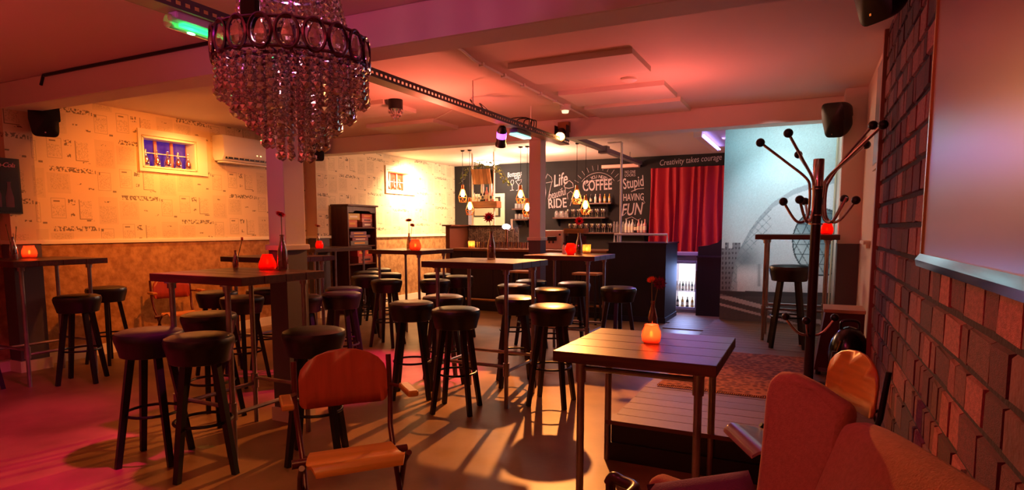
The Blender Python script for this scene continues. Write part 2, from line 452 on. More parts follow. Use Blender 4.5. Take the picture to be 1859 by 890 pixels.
# columns
for (x0, x1, y0, y1) in ((-3.47, -3.31, 3.165, 3.36), (-3.26, -3.10, 7.205, 7.38)):
    c = struct(MB().box((x0, y0, 1.27), (x1, y1, 2.52)).build('column', WHITE, smooth=0, bevel=(0.006, 2)))
    MB().box((x0 - 0.003, y0 - 0.003, 0), (x1 + 0.003, y1 + 0.003, 1.25)).build('dado', GREYP, c, smooth=0)
    MB().box((x0 - 0.02, y0 - 0.02, 1.245), (x1 + 0.02, y1 + 0.02, 1.285)).build('dado_trim', WHITE, c, smooth=0, bevel=(0.006, 2))
    MB().box((x0 - 0.018, y0 - 0.018, 0), (x1 + 0.018, y1 + 0.018, 0.1)).build('skirting', WHITE, c, smooth=0)
p = struct(MB().box((0.26, 6.86, 1.25), (XR, 7.2, ZC)).build('wall_pilaster', WHITE, smooth=0))
MB().box((0.257, 6.857, 0.25), (XR, 7.2, 1.25)).build('dado', GREYP, p, smooth=0)

# bricks on the right wall: the 300 that show largest singly, the rest as one part
bm4 = []
for k in range(8):
    rr = random.Random(k); mb = MB(); J = lambda a: a + rr.uniform(-0.05, 0.05)
    base = [(0.5, y, z) for y, z in ((-0.5, -0.5), (0.5, -0.5), (0.5, 0.5), (-0.5, 0.5))]
    top = [(-0.5 + rr.uniform(0, 0.25), y * 0.95 + rr.uniform(-.02, .02), J(z * 0.92)) for _, y, z in base]
    mb.add(base + top, [(4, 5, 6, 7), (0, 1, 5, 4), (1, 2, 6, 5), (2, 3, 7, 6), (3, 0, 4, 7)])
    bm4.append(mb.mesh('brick', (BRICK, BRICKD)[k % 2], smooth=0))
specs = []
row = 0; z = 0.02
while z < 2.74:
    h = 0.118 + random.uniform(-0.012, 0.014); h = min(h, 2.745 - z)
    y = -0.2 + random.uniform(0, 0.1)
    while y < BY1 - 0.03:
        wd = random.choice((0.06, 0.09, 0.13, 0.17, 0.2, 0.23)) + random.uniform(-0.015, 0.015)
        if y + wd > BY1 - 0.01: wd = BY1 - 0.01 - y
        if wd > 0.03:
            pr = [proj((0.43, yy, zz)) for yy, zz in ((y, z), (y + wd, z), (y + wd, z + h), (y, z + h))] if y > 0.9 else None
            ar = -1
            if pr:
                uu = [min(max(q[0], 0), 1859) for q in pr]; vv = [min(max(q[1], 0), 890) for q in pr]
                ar = (max(uu) - min(uu)) * (max(vv) - min(vv))
            hid = (y > 1.0 and y + wd < 2.78 and z > 1.28) or (y < 1.6)
            specs.append((ar if not hid else -1, y, z, wd, h))
        y += wd + 0.008
    z += h + 0.022
specs.sort(key=lambda t: -t[0])
stuffb = MB()
for i, (ar, y, z, wd, h) in enumerate(specs):
    dx = random.uniform(0.010, 0.016)
    loc = Vector((XR - 0.012 - dx / 2, y + wd / 2, z + h / 2))
    if i < 300 and ar > 0:
        inst('brick', bm4[(random.random() < 0.42) + 2 * random.randrange(4)], wall_right, loc, None, (dx, wd, h))
    else:
        me = bm4[random.randrange(8)]
        stuffb.add([(v.co.x * dx + loc.x, v.co.y * wd + loc.y, v.co.z * h + loc.z) for v in me.vertices], [tuple(p.vertices) for p in me.polygons])
sb = stuffb.build('brick_rest', BRICK, wall_right, smooth=0); sb['kind'] = 'stuff'

# windows in the left wall
PANE1 = mat('violet dusk glass', (70, 50, 150), 0.15, noise=(14, 0.5, (40, 24, 110)), emit=((64, 34, 150), 0.55))
PANE2 = mat('warm dark window glass', (150, 60, 40), 0.2, noise=(14, 0.5), emit=((140, 50, 36), 0.25))
for i, (W, PM, nb) in enumerate(((W1, PANE1, 3), (W2, PANE2, 3))):
    y0, y1, z0, z1 = W
    wn = empty('window_%d' % (i + 1), (XL, (y0 + y1) / 2, z0)); struct(wn)
    o = Vector(wn.location)
    fr = MB()
    for a, b_ in (((-0.2, y0, z0 - 0.01), (0.02, y1, z0 + 0.006)), ((-0.2, y0, z1 - 0.012), (0.02, y1, z1 + 0.01)), ((-0.2, y0 - 0.01, z0), (0.02, y0 + 0.012, z1)), ((-0.2, y1 - 0.012, z0), (0.02, y1 + 0.01, z1))):
        fr.box(a, b_, Matrix.Translation((0, -o.y, -o.z)))
    for a, b_ in (((0.0, y0 - 0.055, z0 - 0.06), (0.025, y1 + 0.16, z0 - 0.02)), ((0.0, y0 - 0.055, z1 + 0.02), (0.025, y1 + 0.16, z1 + 0.09)), ((0.0, y0 - 0.055, z0 - 0.02), (0.025, y0 - 0.02, z1 + 0.02)), ((0.0, y1 + 0.02, z0 - 0.02), (0.025, y1 + 0.16, z1 + 0.02))):
        fr.box(a, b_, Matrix.Translation((0, -o.y, -o.z)))
    fr.build('window_frame', CREAM, wn, smooth=0)
    MB().box((-0.17, y0 - o.y, 0), (-0.16, y1 - o.y, z1 - z0)).build('pane', PM, wn, smooth=0)
    for k in range(nb + 1):
        yy = y0 - o.y + (y1 - y0) * (k + 0.12) / (nb + 0.2)
        MB().box((-0.155, yy, 0), (-0.135, yy + 0.035, z1 - z0)).build('glazing_bar', mat('pink bar', (196, 120, 110), 0.5), wn, smooth=0)
    MB().box((-0.134, y0 - o.y, 0.17), (-0.128, y1 - o.y, 0.18)).build('wire', CREAM, wn, smooth=0)

# decanters on the window sills
def bottle_profile(h, r, neck, shoulder=0.55):
    return [(r * 0.9, 0), (r, h * 0.03), (r, h * shoulder), (r * 0.8, h * (shoulder + 0.1)), (neck, h * 0.8), (neck, h * 0.96), (neck * 1.25, h * 0.965), (neck * 1.25, h)]
dm = MB().lathe([(0.03, 0), (0.038, 0.01), (0.04, 0.07), (0.02, 0.115), (0.011, 0.15), (0.016, 0.175), (0.012, 0.2)], 14).mesh('body', TGLASS2)
dst = MB().ball((0, 0, 0.07), 0.022, 8, 6, (1, 1, 1.4)).mesh('liquid', mat('amber liquid', (240, 120, 60), 0.1, emit=None))
ordn = ('leftmost', 'second from left', 'middle', 'fourth from left', 'rightmost')
for i in range(5):
    t = tag(empty('decanter', (XL - 0.05, 4.69 + 0.138 * i, W1[2] + .006)), 'small glass decanter on sill of violet window, %s of five' % ordn[i], 'decanter', 'decanters on the violet window sill')
    inst('body', dm, t); inst('liquid', dst, t)
for i in range(3):
    t = tag(empty('decanter', (XL - 0.05, 9.32 + 0.17 * i, W2[2] + .006)), 'small glass decanter on sill of far window, %s of three' % ('left', 'middle', 'right')[i], 'decanter', 'decanters on the far window sill')
    inst('body', dm, t); inst('liquid', dst, t)

# ------------------------------------------------------------------ stage and boarded floor by the bar
stage = tag(empty('stage', (-1.03, 3.5, 0)), 'low wooden plank stage with black front running to the photo mural', 'stage')
ST = 0.25
pl_me = MB().box((0, 0, 0), (XR + 1.03 - 0.05, 1, 1)).mesh('plank', PLANK, smooth=0)
y = 3.47
while y < 8.03:
    wd = min(0.145, 8.035 - y)
    inst('plank', pl_me, stage, (-0.03 if y < 3.5 else 0, y - 3.5, ST - 0.025 - random.uniform(0, 0.0015)), None, (1, wd - 0.006, 0.025))
    y += wd
MB().box((0, 0.0, 0.1), (1.42, 0.03, ST - 0.026)).build('front_board', BLACKW, stage, smooth=0)
MB().box((-0.02, -0.02, 0.0), (1.42, 0.012, 0.11)).build('plinth', BLACKW, stage, smooth=0)
MB().box((0, 0.03, 0.0), (0.02, 4.5, ST - 0.026)).build('side_board', BLACKW, stage, smooth=0)
fb = empty('floor_boards', (-1.9, 8.55, 0)); struct(fb)
y = 0.0
while y < 3.0:
    MB().box((0 if y > 0.4 else 0.1, y, 0), (0.92 if y < -0.5 else 1.6, y + 0.17, 0.012)).build('plank', PLANK, fb, smooth=0)
    y += 0.176

# ceiling panels (flat heaters), conduit, cable on beam
pm = MB().box((-0.52, -0.3, -0.045), (0.52, 0.3, 0)).mesh('ceiling_panel', WHITE, smooth=0)
for (x, y, lab) in ((-1.77, 4.93, 'flat white heating panel on the ceiling nearest the dark speaker, largest of three in a row'), (-1.77, 6.05, 'flat white heating panel on the ceiling, middle of three in a row'), (-1.77, 6.83, 'flat white heating panel on the ceiling against the far beam, third of a row'),
                  (-4.75, 6.78, 'flat white heating panel on the ceiling behind the crystal dome lamp'), (-4.6, 5.6, 'flat white heating panel on the ceiling left of the crystal dome lamp')):
    tag(inst('ceiling_panel', pm, None, (x, y, ZC)), lab, 'heater panel', 'ceiling heating panels')
cnd = tag(empty('conduit', (-2.47, 5, ZC)), 'thin white conduit with clips running along the ceiling to the far beam', 'conduit')
MB().tube([(0.06, -1.55, -0.012), (0.06, -0.9, -0.012), (0, -0.6, -0.012), (0, 2.18, -0.012)], 0.011, 8).build('pipe', WHITEPL, cnd)
for yy in (-0.5, -0.1, 0.3, 0.7, 1.1): MB().box((-0.02, yy, -0.03), (0.02, yy + 0.03, 0)).build('clip', WHITEPL, cnd, smooth=0)
t = tag(empty('smoke_detector', (-2.47, 6.42, ZC)), 'small round ceiling sensor box on the conduit', 'sensor')
MB().lathe([(0.06, 0), (0.06, -0.05), (0.045, -0.06)], 16).build('body', WHITEPL, t)
MB().lathe([(0.04, -0.06), (0.035, -0.085)], 16).build('lens', mat('sensor lens', (255, 240, 210), 0.3, emit=((255, 220, 170), 1.5)), t)
tag(MB().lathe([(0.07, 0), (0.07, -0.02), (0.05, -0.03)], 20).build('ceiling_rose', WHITEPL, None, (-1.52, 5.55, ZC)), 'flat round white ceiling cover between two heating panels', 'cover')
cb = MB().tube([(XL + 0.9, 3.15, 2.66), (-6.1, 3.148, 2.735), (-5.6, 3.148, 2.738), (-4.2, 3.148, 2.738), (-2.9, 3.148, 2.738)], 0.014, 6)
tag(cb.build('cable', BLACKP), 'black cable clipped along top of the near ceiling beam', 'cable')

# ------------------------------------------------------------------ bar stools
st_seat = MB().lathe([(0.155, 0.645), (0.16, 0.648), (0.168, 0.685), (0.184, 0.740), (0.187, 0.765), (0.18, 0.785), (0.15, 0.797), (0.08, 0.803), (0.0, 0.804)], 32).mesh('seat', BLACKV)
lm = MB().tube([(0.108, 0, 0.648), (0.208, 0, 0.0)], [0.027, 0.022], 4).mesh('leg', BLACKW, smooth=0)
ringm = MB().tube([(0.152 * math.cos(a), 0.152 * math.sin(a), 0.30) for a in [2 * math.pi * k / 32 for k in range(32)]], 0.009, 8, closed=True).mesh('foot_ring', BLACKM)
def stool(x, y, label, z=0.0, rz=0.3, group='black vinyl bar stools'):
    t = tag(empty('bar_stool', (x, y, z), rz), label, 'stool', group)
    inst('seat', st_seat, t); inst('foot_ring', ringm, t)
    for k in range(4): inst('leg', lm, t, None, (0, 0, R(45 + 90 * k)))
    return t
V = 'black vinyl bar stool '
STOOLS = [
 (-6.35, 2.55, V + 'cut off by the left edge of the picture', .5), (-5.96, 3.22, V + 'in front of the left wall table, the nearer whole one', .75), (-6.55, 3.82, V + 'beside the cork wall, half behind another stool at the left table', .2),
 (-3.53, 2.29, V + 'with orange sheen, second nearest, left of the nearest stool', .55), (-3.10, 2.30, V + 'nearest the camera, with green sheen on its seat', .95), (-3.86, 2.95, V + 'under the near table, behind the two nearest stools', .3),
 (-5.13, 4.02, V + 'at the table behind the near table, left of three', .4), (-4.55, 3.82, V + 'right behind the pipe legs of the near table', .1), (-4.92, 4.42, V + 'left of the near column, by the cork wall', .8),
 (-2.66, 2.74, V + 'directly behind the foreground plywood chair', .6),
 (-3.98, 4.47, V + 'just right of the near column', .35), (-4.12, 4.10, V + 'mostly hidden behind right side of the near column', .7), (-4.29, 4.86, V + 'deep behind the near column, its seat peeking over another', .9),
 (-5.88, 7.45, V + 'farthest in the row before the bookshelf', .2), (-5.62, 6.85, V + 'second in the row before the bookshelf', .5), (-5.13, 6.22, V + 'third in the row before the bookshelf', .85),
 (-4.50, 5.84, V + 'nearest in front of the bookshelf, on the magenta pool', .15), (-5.14, 6.70, V + 'behind the stool that stands on the magenta pool', .45),
 (-4.50, 6.95, V + 'farthest by the pale far table before the cork wall', .3), (-3.98, 6.09, V + 'behind the middle table, with magenta sheen, nearer of two', .65), (-4.04, 6.75, V + 'against the dark bar front, left of the pipe leg', .9),
 (-2.94, 4.14, V + 'at left side of the middle table, on the magenta pool', .5), (-2.40, 3.955, V + 'nearest at the middle table, in front of its pipe legs', .25), (-2.96, 4.66, V + 'behind the two stools left of the middle table', .8),
 (-2.33, 4.87, V + 'behind right side of the middle table', .55), (-1.81, 4.45, V + 'left of the front table, throwing a long shadow to the camera', .1),
 (-2.86, 5.93, V + 'between middle column and middle table, nearer of two', .4), (-2.92, 6.52, V + 'before the middle column, farther of two', .7), (-2.34, 5.74, V + 'in front of the far right table, nearest there', .2),
 (-2.36, 6.46, V + 'under the far right table', .6), (-1.76, 6.15, V + 'to the right of the far right table, before black counter', .9)]
for x, y, lab, rz in STOOLS: stool(x, y, lab, 0, rz)
gs = atz(1434, 481, 1.05)
stool(gs.x, gs.y, V + 'on the stage in front of the mural table', ST, 0.1)
# two wooden bar stools at the bar front
wst = MB().box((-0.19, -0.14, 0.72), (0.19, 0.14, 0.75)).mesh('seat', mat('light wood seat', (176, 120, 72), 0.4), smooth=0)
for x, y, lab in ((-2.92, 8.55, 'plain wooden bar stool against the dark bar behind the far right table'), (-3.95, 8.55, 'plain wooden bar stool left of the middle column against the bar')):
    t = tag(empty('wooden_stool', (x, y, 0)), lab, 'stool', 'wooden stools at the bar')
    inst('seat', wst, t)
    for sx in (-1, 1):
        for sy in (-1, 1): MB().tube([(sx * .14, sy * .1, .72), (sx * .18, sy * .13, 0)], .018, 6).build('leg', BLACKW, t)
    MB().box((-.17, -.14, .28), (.17, -.12, .3)).box((-.17, .12, .28), (.17, .14, .3)).build('footrest', BLACKW, t, smooth=0)

# ------------------------------------------------------------------ tables of planks on pipe legs
def table(x, y, zt, sx, sy, lab, z0=0.0, lx=None, ly=None, planks=4, rails='low', along='x', th=0.05, cat='table', legr=0.0165):
    t = tag(empty('bar_table' if zt > 0.9 else 'pipe_table', (x, y, z0)), lab, cat)
    h = zt - z0
    lx = lx or sx / 2 - 0.1; ly = ly or sy / 2 - 0.09
    for k in range(planks):
        a = -sy / 2 + sy * k / planks; b_ = a + sy / planks - 0.003
        if along == 'x': MB().box((-sx / 2, a, h - th), (sx / 2, b_, h)).build('plank', TTOP, t, smooth=0, bevel=(0.003, 1))
        else:
            a = -sx / 2 + sx * k / planks; b_ = a + sx / planks - 0.003
            MB().box((a, -sy / 2, h - th), (b_, sy / 2, h)).build('plank', TTOP, t, smooth=0, bevel=(0.003, 1))
    for px in (-1, 1):
        for py in (-1, 1):
            MB().tube([(px * lx, py * ly, 0), (px * lx, py * ly, h - th)], legr, 10).build('leg', STEEL, t)
            MB().lathe([(0.04, h - th - 0.008), (0.04, h - th)], 14, Matrix.Translation((px * lx, py * ly, 0))).lathe([(legr + 0.009, h - th - 0.04), (legr + 0.009, h - th - 0.008)], 12, Matrix.Translation((px * lx, py * ly, 0))).build('flange', STEEL, t)
    zz = 0.33 if rails == 'low' else h - th - 0.055
    for py in (-1, 1):
        MB().tube([(-lx, py * ly, zz), (lx, py * ly, zz)], 0.014, 8).build('rail', STEEL, t)
    for px in (-1, 1):
        if rails == 'low': MB().tube([(px * lx, -ly, zz - 0.04), (px * lx, ly, zz - 0.04)], 0.014, 8).build('rail', STEEL, t)
        for py in (-1, 1):
            MB().tube([(px * lx, py * ly, zz - 0.075), (px * lx, py * ly, zz + 0.03)], legr + 0.008, 10).build('pipe_fitting', STEEL, t)
    return t
TA = table(-6.43, 3.17, 1.12, 0.78, 0.78, 'high plank table on pipe legs against left wall, cut by picture edge', lx=.27, ly=.28)
TB = table(-3.31, 2.77, 1.12, 0.82, 0.67, 'high plank table on pipe legs in front of the near column', lx=.25, ly=.3)
TD2 = table(-4.87, 4.56, 1.12, 0.86, 0.7, 'high plank table behind the near column, close to cork wall')
TD = table(-6.45, 6.93, 1.12, 0.76, 1.22, 'long high plank table running to the bookshelf', along='y')
TE = table(-4.56, 6.45, 1.135, 0.80, 0.74, 'high plank table before the cork wall below the far window', lx=.30, ly=.28)
TC = table(-2.38, 4.41, 1.14, 0.82, 0.68, 'high plank table in the middle of the room with a red gerbera', lx=.31, ly=.255)
TF = table(-2.36, 6.33, 1.115, 0.80, 0.74, 'high plank table before the bar with red candle and gerbera', lx=.30, ly=.28)
TG = table(-0.11, 6.95, 1.34, 0.76, 0.62, 'high plank table on the stage in front of the mural', z0=ST)
TR = table(-0.75, 3.24, 0.78, 0.80, 0.80, 'lower square plank table on pipe frame in the right foreground', lx=.30, ly=.25, rails='high', legr=.02, th=0.055)

# ------------------------------------------------------------------ plywood armchairs on tube frames
def arch_outline(w, h, top=0.11, n=10, rc=0.035):
    pts = []
    for k in range(5):
        a = R(180 + 90 * k / 4); pts.append((-w / 2 + rc + rc * math.cos(a), rc + rc * math.sin(a)))
    for k in range(5):
        a = R(270 + 90 * k / 4); pts.append((w / 2 - rc + rc * math.cos(a), rc + rc * math.sin(a)))
    for k in range(n + 1):
        a = math.pi * k / n; pts.append((w / 2 * math.cos(a) * (1 if k in (0, n) else 1), h - top + top * math.sin(a)))
    return pts
def ply_chair(loc, rz, label, back_mat, seat_mat, frame=DKRED, z=0.0, name='plywood_armchair', arms=True, front=-0.20):
    """local: faces -Y, seat top 0.45"""
    t = tag(empty(name, (loc[0], loc[1], z), rz), label, 'chair')
    def seat(a, b):
        x = (a - 0.5) * 0.40; yy = front + (0.03 - front) * b
        zz = 0.468 - 0.055 * math.sin(math.pi * 0.62 * b) + (0.02 * max(b - 0.75, 0) / 0.25)
        if b < 0.18: zz -= 0.045 * ((0.18 - b) / 0.18) ** 2
        x *= 1 - 0.12 * (2 * abs(b - 0.5)) ** 3
        return (x, yy, zz)
    MB().sheet(seat, 14, 14, (0, 0, -0.014)).build('seat', seat_mat, t, smooth=50)
    # backrest: arched sheet curved around the sitter
    ol = arch_outline(0.40, 0.26, 0.12)
    bmx = bmesh.new(); vs = [bmx.verts.new((x, 0, zz)) for x, zz in ol]; f = bmx.faces.new(vs)
    bmesh.ops.triangulate(bmx, faces=[f]); bmesh.ops.subdivide_edges(bmx, edges=bmx.edges[:], cuts=2, use_grid_fill=True)
    for v_ in bmx.verts: v_.co.y = 0.20 + 0.09 * (v_.co.z) - 0.35 * v_.co.x ** 2; v_.co.z += 0.585
    me = bpy.data.meshes.new('backrest'); bmx.to_mesh(me); bmx.free(); me.materials.append(back_mat)
    me.polygons.foreach_set('use_smooth', [True] * len(me.polygons))
    o = inst('backrest', me, t); so = o.modifiers.new('solid', 'SOLIDIFY'); so.thickness = 0.012; so.offset = 1
    for s in (-1, 1):
        MB().tube([(s * .215, .225, .80), (s * .215, .20, .60), (s * .205, .165, .47), (s * .20, .09, .39), (s * .20, -.10, .13), (s * .20, -.2, 0.0)], 0.0125, 10).build('leg', frame, t)
        MB().tube([(s * .222, -.12, .43), (s * .222, -.03, .36), (s * .222, .16, .0)], 0.0125, 10).build('leg', frame, t)
        MB().tube([(s * .185, .03, .395), (s * .25, .03, .395)], 0.02, 10).build('pivot', frame, t)
        MB().tube([(s * .19, .193, .62), (s * .215, .205, .64)], 0.006, 6).build('bolt', BLACKM, t)
        if not arms: continue
        a = MB().tube([(s * .215, .195, .66), (s * .255, .15, .655), (s * .262, .06, .655)], 0.009, 8).build('arm_bracket', frame, t)
        MB().box((s * .262 - .025, -.06, .655), (s * .262 + .025, .12, .683)).build('armrest', seat_mat, t, bevel=(0.008, 2), smooth=0)
    MB().tube([(-.2, -.1, .13), (.2, -.1, .13)], 0.01, 8).build('crossbar', frame, t)
    MB().tube([(-.2, .09, .395), (.2, .09, .395)], 0.01, 8).build('crossbar', frame, t)
    return t
ply_chair((-1.76, 2.02), R(50), 'plywood armchair with red back on dark red tube frame, in the foreground', PLYRED, PLY)
ply_chair((-6.55, 4.62), R(75), 'plywood armchair against the cork wall, seen behind the near table', PLYRED, PLY)
ply_chair((0.03, 3.04), R(-64), 'plywood chair between front table and brick wall, amber back', PLY, mat('greyed plywood', (170, 140, 120), 0.25, noise=(5, .8)), BLACKM, arms=False, front=-0.32, name='plywood_chair')

# ------------------------------------------------------------------ wing chair in the right foreground
def soft_prism(pts3, thick, parent, name, m, bev=0.035):
    """outline given in 3D (planar-ish), extruded along thick"""
    n = len(pts3); tv = Vector(thick)
    mb = MB(); vs = [Vector(p) for p in pts3]
    mb.add(vs + [p + tv for p in vs], [tuple(range(n))[::-1], tuple(range(n, 2 * n))] + [(i, (i + 1) % n, n + (i + 1) % n, n + i) for i in range(n)])
    o = mb.build(name, m, parent, smooth=75, bevel=(bev, 4))
    return o
wc = tag(empty('wing_chair', (0, 0, 0)), 'rust upholstered wing armchair in right foreground by brick wall', 'armchair')
def smooth_curve(ctrl, n=6):
    out = []
    k = len(ctrl)
    for i in range(k - 1):
        p0 = Vector(ctrl[max(i - 1, 0)]); p1 = Vector(ctrl[i]); p2 = Vector(ctrl[i + 1]); p3 = Vector(ctrl[min(i + 2, k - 1)])
        for j in range(n):
            t = j / n
            out.append(0.5 * ((2 * p1) + (-p0 + p2) * t + (2 * p0 - 5 * p1 + 4 * p2 - p3) * t * t + (-p0 + 3 * p1 - 3 * p2 + p3) * t ** 3))
    out.append(Vector(ctrl[-1]))
    return out
# backrest runs from the far corner towards the camera, leaning back towards the wall
AT, dirb, nb_ = Vector((0.09, 1.66, 0)), Vector((0.37, -0.929, 0)), Vector((0.929, 0.37, 0))
def backf(a, b):
    zz = 0.32 + b * 0.63
    dome = 0.025 * (1 - (2 * a - 1) ** 2) * (1 - (2 * b - 1) ** 4)
    return AT + dirb * (0.66 * a) + nb_ * (0.33 * (zz - 0.95) - dome) + Vector((0, 0, zz - 0.02 * b * (2 * a - 1) ** 4))
MB().sheet(backf, 16, 14, nb_ * 0.075).build('backrest', VELVET, wc, smooth=60, bevel=(0.025, 3))
wing_pts = [(-.12, 1.86, .56), (-.112, 1.835, .66), (-.105, 1.82, .76), (-.10, 1.81, .86), (-.098, 1.805, .94), (-.088, 1.797, .985), (-.065, 1.78, 1.008), (-.03, 1.757, 1.012), (.02, 1.72, .995), (.105, 1.675, .955), (.095, 1.665, .84), (.04, 1.665, .68), (-.01, 1.68, .52)]
def mirror_c(p):
    q = Vector((p[0], p[1], 0)) - (AT + dirb * .33); along = q.dot(dirb)
    q = q - dirb * (2 * along) + (AT + dirb * .33)
    return (q.x, q.y, p[2])
soft_prism(wing_pts, Vector((.58, .82, 0)) * .06, wc, 'wing', VELVET, 0.024)
tv = Vector(mirror_c((AT.x + .058, AT.y + .082, 0))) - Vector(mirror_c((AT.x, AT.y, 0)))
soft_prism([mirror_c(p) for p in wing_pts], tv.normalized() * .06, wc, 'wing', VELVET, 0.024)
# arms, seat cushion, base, legs
def arm(p0, p1, w_, z0, z1):
    d = (p1 - p0).normalized(); s = Vector((-d.y, d.x, 0)) * w_
    mb = MB(); q = [p0 - s, p1 - s, p1 + s, p0 + s]
    mb.add([(v_.x, v_.y, z0) for v_ in q] + [(v_.x, v_.y, z1 - (0.01 if i in (0, 3) else 0)) for i, v_ in enumerate(q)], [(0, 3, 2, 1), (4, 5, 6, 7), (0, 1, 5, 4), (1, 2, 6, 5), (2, 3, 7, 6), (3, 0, 4, 7)])
    return mb.build('arm', VELVET, wc, smooth=75, bevel=(0.04, 5))
arm(Vector((-0.10, 1.91, 0)), Vector((-0.45, 2.03, 0)), 0.05, 0.16, 0.565)
arm(Vector(mirror_c((-0.10, 1.91, 0))), Vector(mirror_c((-0.45, 2.03, 0))), 0.05, 0.16, 0.565)
def quad_box(pts, z0, z1):
    return MB().add([(x, y_, z0) for x, y_ in pts] + [(x, y_, z1) for x, y_ in pts], [(0, 3, 2, 1), (4, 5, 6, 7), (0, 1, 5, 4), (1, 2, 6, 5), (2, 3, 7, 6), (3, 0, 4, 7)])
sq = [(-.10, 1.60, 0), (-.13, 1.80, 0), (-.44, 1.93, 0)]
ring_ = sq + [mirror_c(p) for p in sq[::-1]]
def hexbox(z0, z1):
    n = len(ring_)
    return MB().add([(p[0], p[1], z0) for p in ring_] + [(p[0], p[1], z1) for p in ring_], [tuple(range(n))[::-1], tuple(range(n, 2 * n))] + [(i, (i + 1) % n, n + (i + 1) % n, n + i) for i in range(n)])
hexbox(0.31, 0.44).build('seat_cushion', VELVET, wc, smooth=75, bevel=(0.04, 4))
hexbox(0.14, 0.305).build('seat_base', VELVET, wc, smooth=75, bevel=(0.015, 2))
for p in ((-.12, 1.66, 0), (-.40, 1.90, 0)):
    for q in (p, mirror_c(p)): MB().tube([(q[0], q[1], 0.14), (q[0], q[1], 0)], [0.025, 0.016], 8).build('leg', DKWOOD, wc)
# loose cushion on the seat
def cush(a, b):
    x, y_ = a - 0.5, b - 0.5
    e = (1 - abs(2 * x) ** 3) * (1 - abs(2 * y_) ** 3)
    return (x * 0.32, y_ * 0.32, 0.06 * max(e, 0) ** 0.5)
def cush2(a, b):
    p = cush(a, b); return (p[0], p[1], -p[2])
tag(MB().sheet(cush, 12, 12).sheet(cush2, 12, 12).build('cushion', PILLOW, None, (-0.23, 1.83, 0.515), (R(36), R(-12), R(18)), smooth=60), 'plum coloured square cushion leaning inside the wing chair', 'cushion')
# dark wooden armchair half out of the frame
wa = tag(empty('wooden_armchair', (-0.62, 1.45, 0)), 'dark polished wooden arm of a chair at bottom edge beside wing chair', 'chair')
a0, a1 = atz(1106, 868, .55), atz(1172, 886, .55)
ap = [Vector((a0.x - .0, a0.y, .53)), Vector((a0.x + .015, a0.y, .555)), a0.lerp(a1, .35) + Vector((0, 0, .0)), a1 + Vector((-.03, -.02, 0)), a1 + Vector((-.05, -.12, -.01))]
MB().tube([p_ - wa.location for p_ in smooth_curve(ap, 5)], 0.02, 10).build('arm', DKWOOD, wa)
MB().tube([a0 - wa.location + Vector((.005, 0, -.02)), a0 - wa.location + Vector((0.01, 0, -.55))], 0.018, 8).build('leg', DKWOOD, wa)
MB().tube([a1 - wa.location + Vector((-.05, -.12, -.01)), a1 - wa.location + Vector((-.05, -.13, -.55))], 0.018, 8).build('leg', DKWOOD, wa)
MB().box((-.34, .06, .36), (.06, .42, .43)).build('seat', VELVET, wa, bevel=(.02, 3), smooth=60)

# ------------------------------------------------------------------ crystal chandelier
cc = Vector(_O + ray(532, 98) / FPX * 2.19)
ch = tag(empty('chandelier', cc), 'big tiered crystal bead chandelier with ring of oval medallions', 'chandelier')
RB = 0.265
fr = MB()
for rr_, zz in ((RB, 0.045), (RB, -0.045), (0.205, -0.05), (0.155, -0.055), (0.11, -0.055), (0.06, -0.055), (0.135, 0.22)):
    fr.tube([(rr_ * math.cos(a), rr_ * math.sin(a), zz) for a in [2 * math.pi * k / 40 for k in range(40)]], 0.006, 6, closed=True)
for k in range(6):
    a = math.pi * k / 6 * 2
    fr.tube([(0.02 * math.cos(a), 0.02 * math.sin(a), -0.05), (RB * math.cos(a), RB * math.sin(a), -0.045)], 0.005, 6)
    fr.tube([(0.02 * math.cos(a), 0.02 * math.sin(a), 0.22), (0.135 * math.cos(a), 0.135 * math.sin(a), 0.22)], 0.005, 6)
fr.build('frame', MEDAL, ch)
MB().tube([(0, 0, -0.06), (0, 0, ZC - cc.z)], 0.012, 8).build('stem', MEDAL, ch)
MB().box((-0.03, -RB + 0.02, 0.02), (0.03, -RB + 0.05, 0.11)).build('bracket', BLACKM, ch, rot=(0, 0, YAW + R(-14)), bevel=(.008, 2))
ov = MB().tube([(0.036 * math.cos(a), 0, 0.052 * math.sin(a)) for a in [2 * math.pi * k / 24 for k in range(24)]], 0.0065, 6, closed=True).mesh('medallion', MEDAL)
drop = MB()
pr = [(0.0, 0.04), (0.012, 0.026), (0.021, 0.005), (0.024, -0.012), (0.018, -0.03), (0.0, -0.04)]
drop.lathe(pr, 8, Matrix.Diagonal((1, 0.45, 1, 1)))
dropm = drop.mesh('crystal_drop', CRYST2, smooth=0)
NM = 20
for k in range(NM):
    a = 2 * math.pi * k / NM + 0.1
    o = inst('medallion', ov, ch, (RB * math.cos(a), RB * math.sin(a), 0.0), (0, 0, a + math.pi / 2))
    inst('crystal_drop', dropm, o)
bmb = bmesh.new(); bmesh.ops.create_icosphere(bmb, subdivisions=1, radius=0.0125)
bv = [v_.co.copy() for v_ in bmb.verts]; bf = [tuple(v_.index for v_ in f.verts) for f in bmb.faces]; bmb.free()
def strand(n, dz=0.0255, dr=0.0, name='bead_strand'):
    mb = MB()
    for i in range(n):
        sc_ = 1.0 if i < n - 1 else 1.25
        mb.add([p_ * sc_ + Vector((dr * i, 0, -dz * i)) for p_ in bv], bf)
    return mb.mesh(name, CRYST2, smooth=0)
for rr_, n, cnt, z0 in ((0.255, 5, 46, -0.058), (0.205, 7, 36, -0.064), (0.155, 9, 27, -0.058), (0.108, 11, 18, -0.064), (0.058, 13, 10, -0.06)):
    me = strand(n)
    for k in range(cnt):
        a = 2 * math.pi * (k + 0.3) / cnt
        inst('bead_strand', me, ch, (rr_ * math.cos(a), rr_ * math.sin(a), z0 + random.uniform(-.006, .006)), (0, 0, a))
me = strand(12, 0.0235, 0.0052)
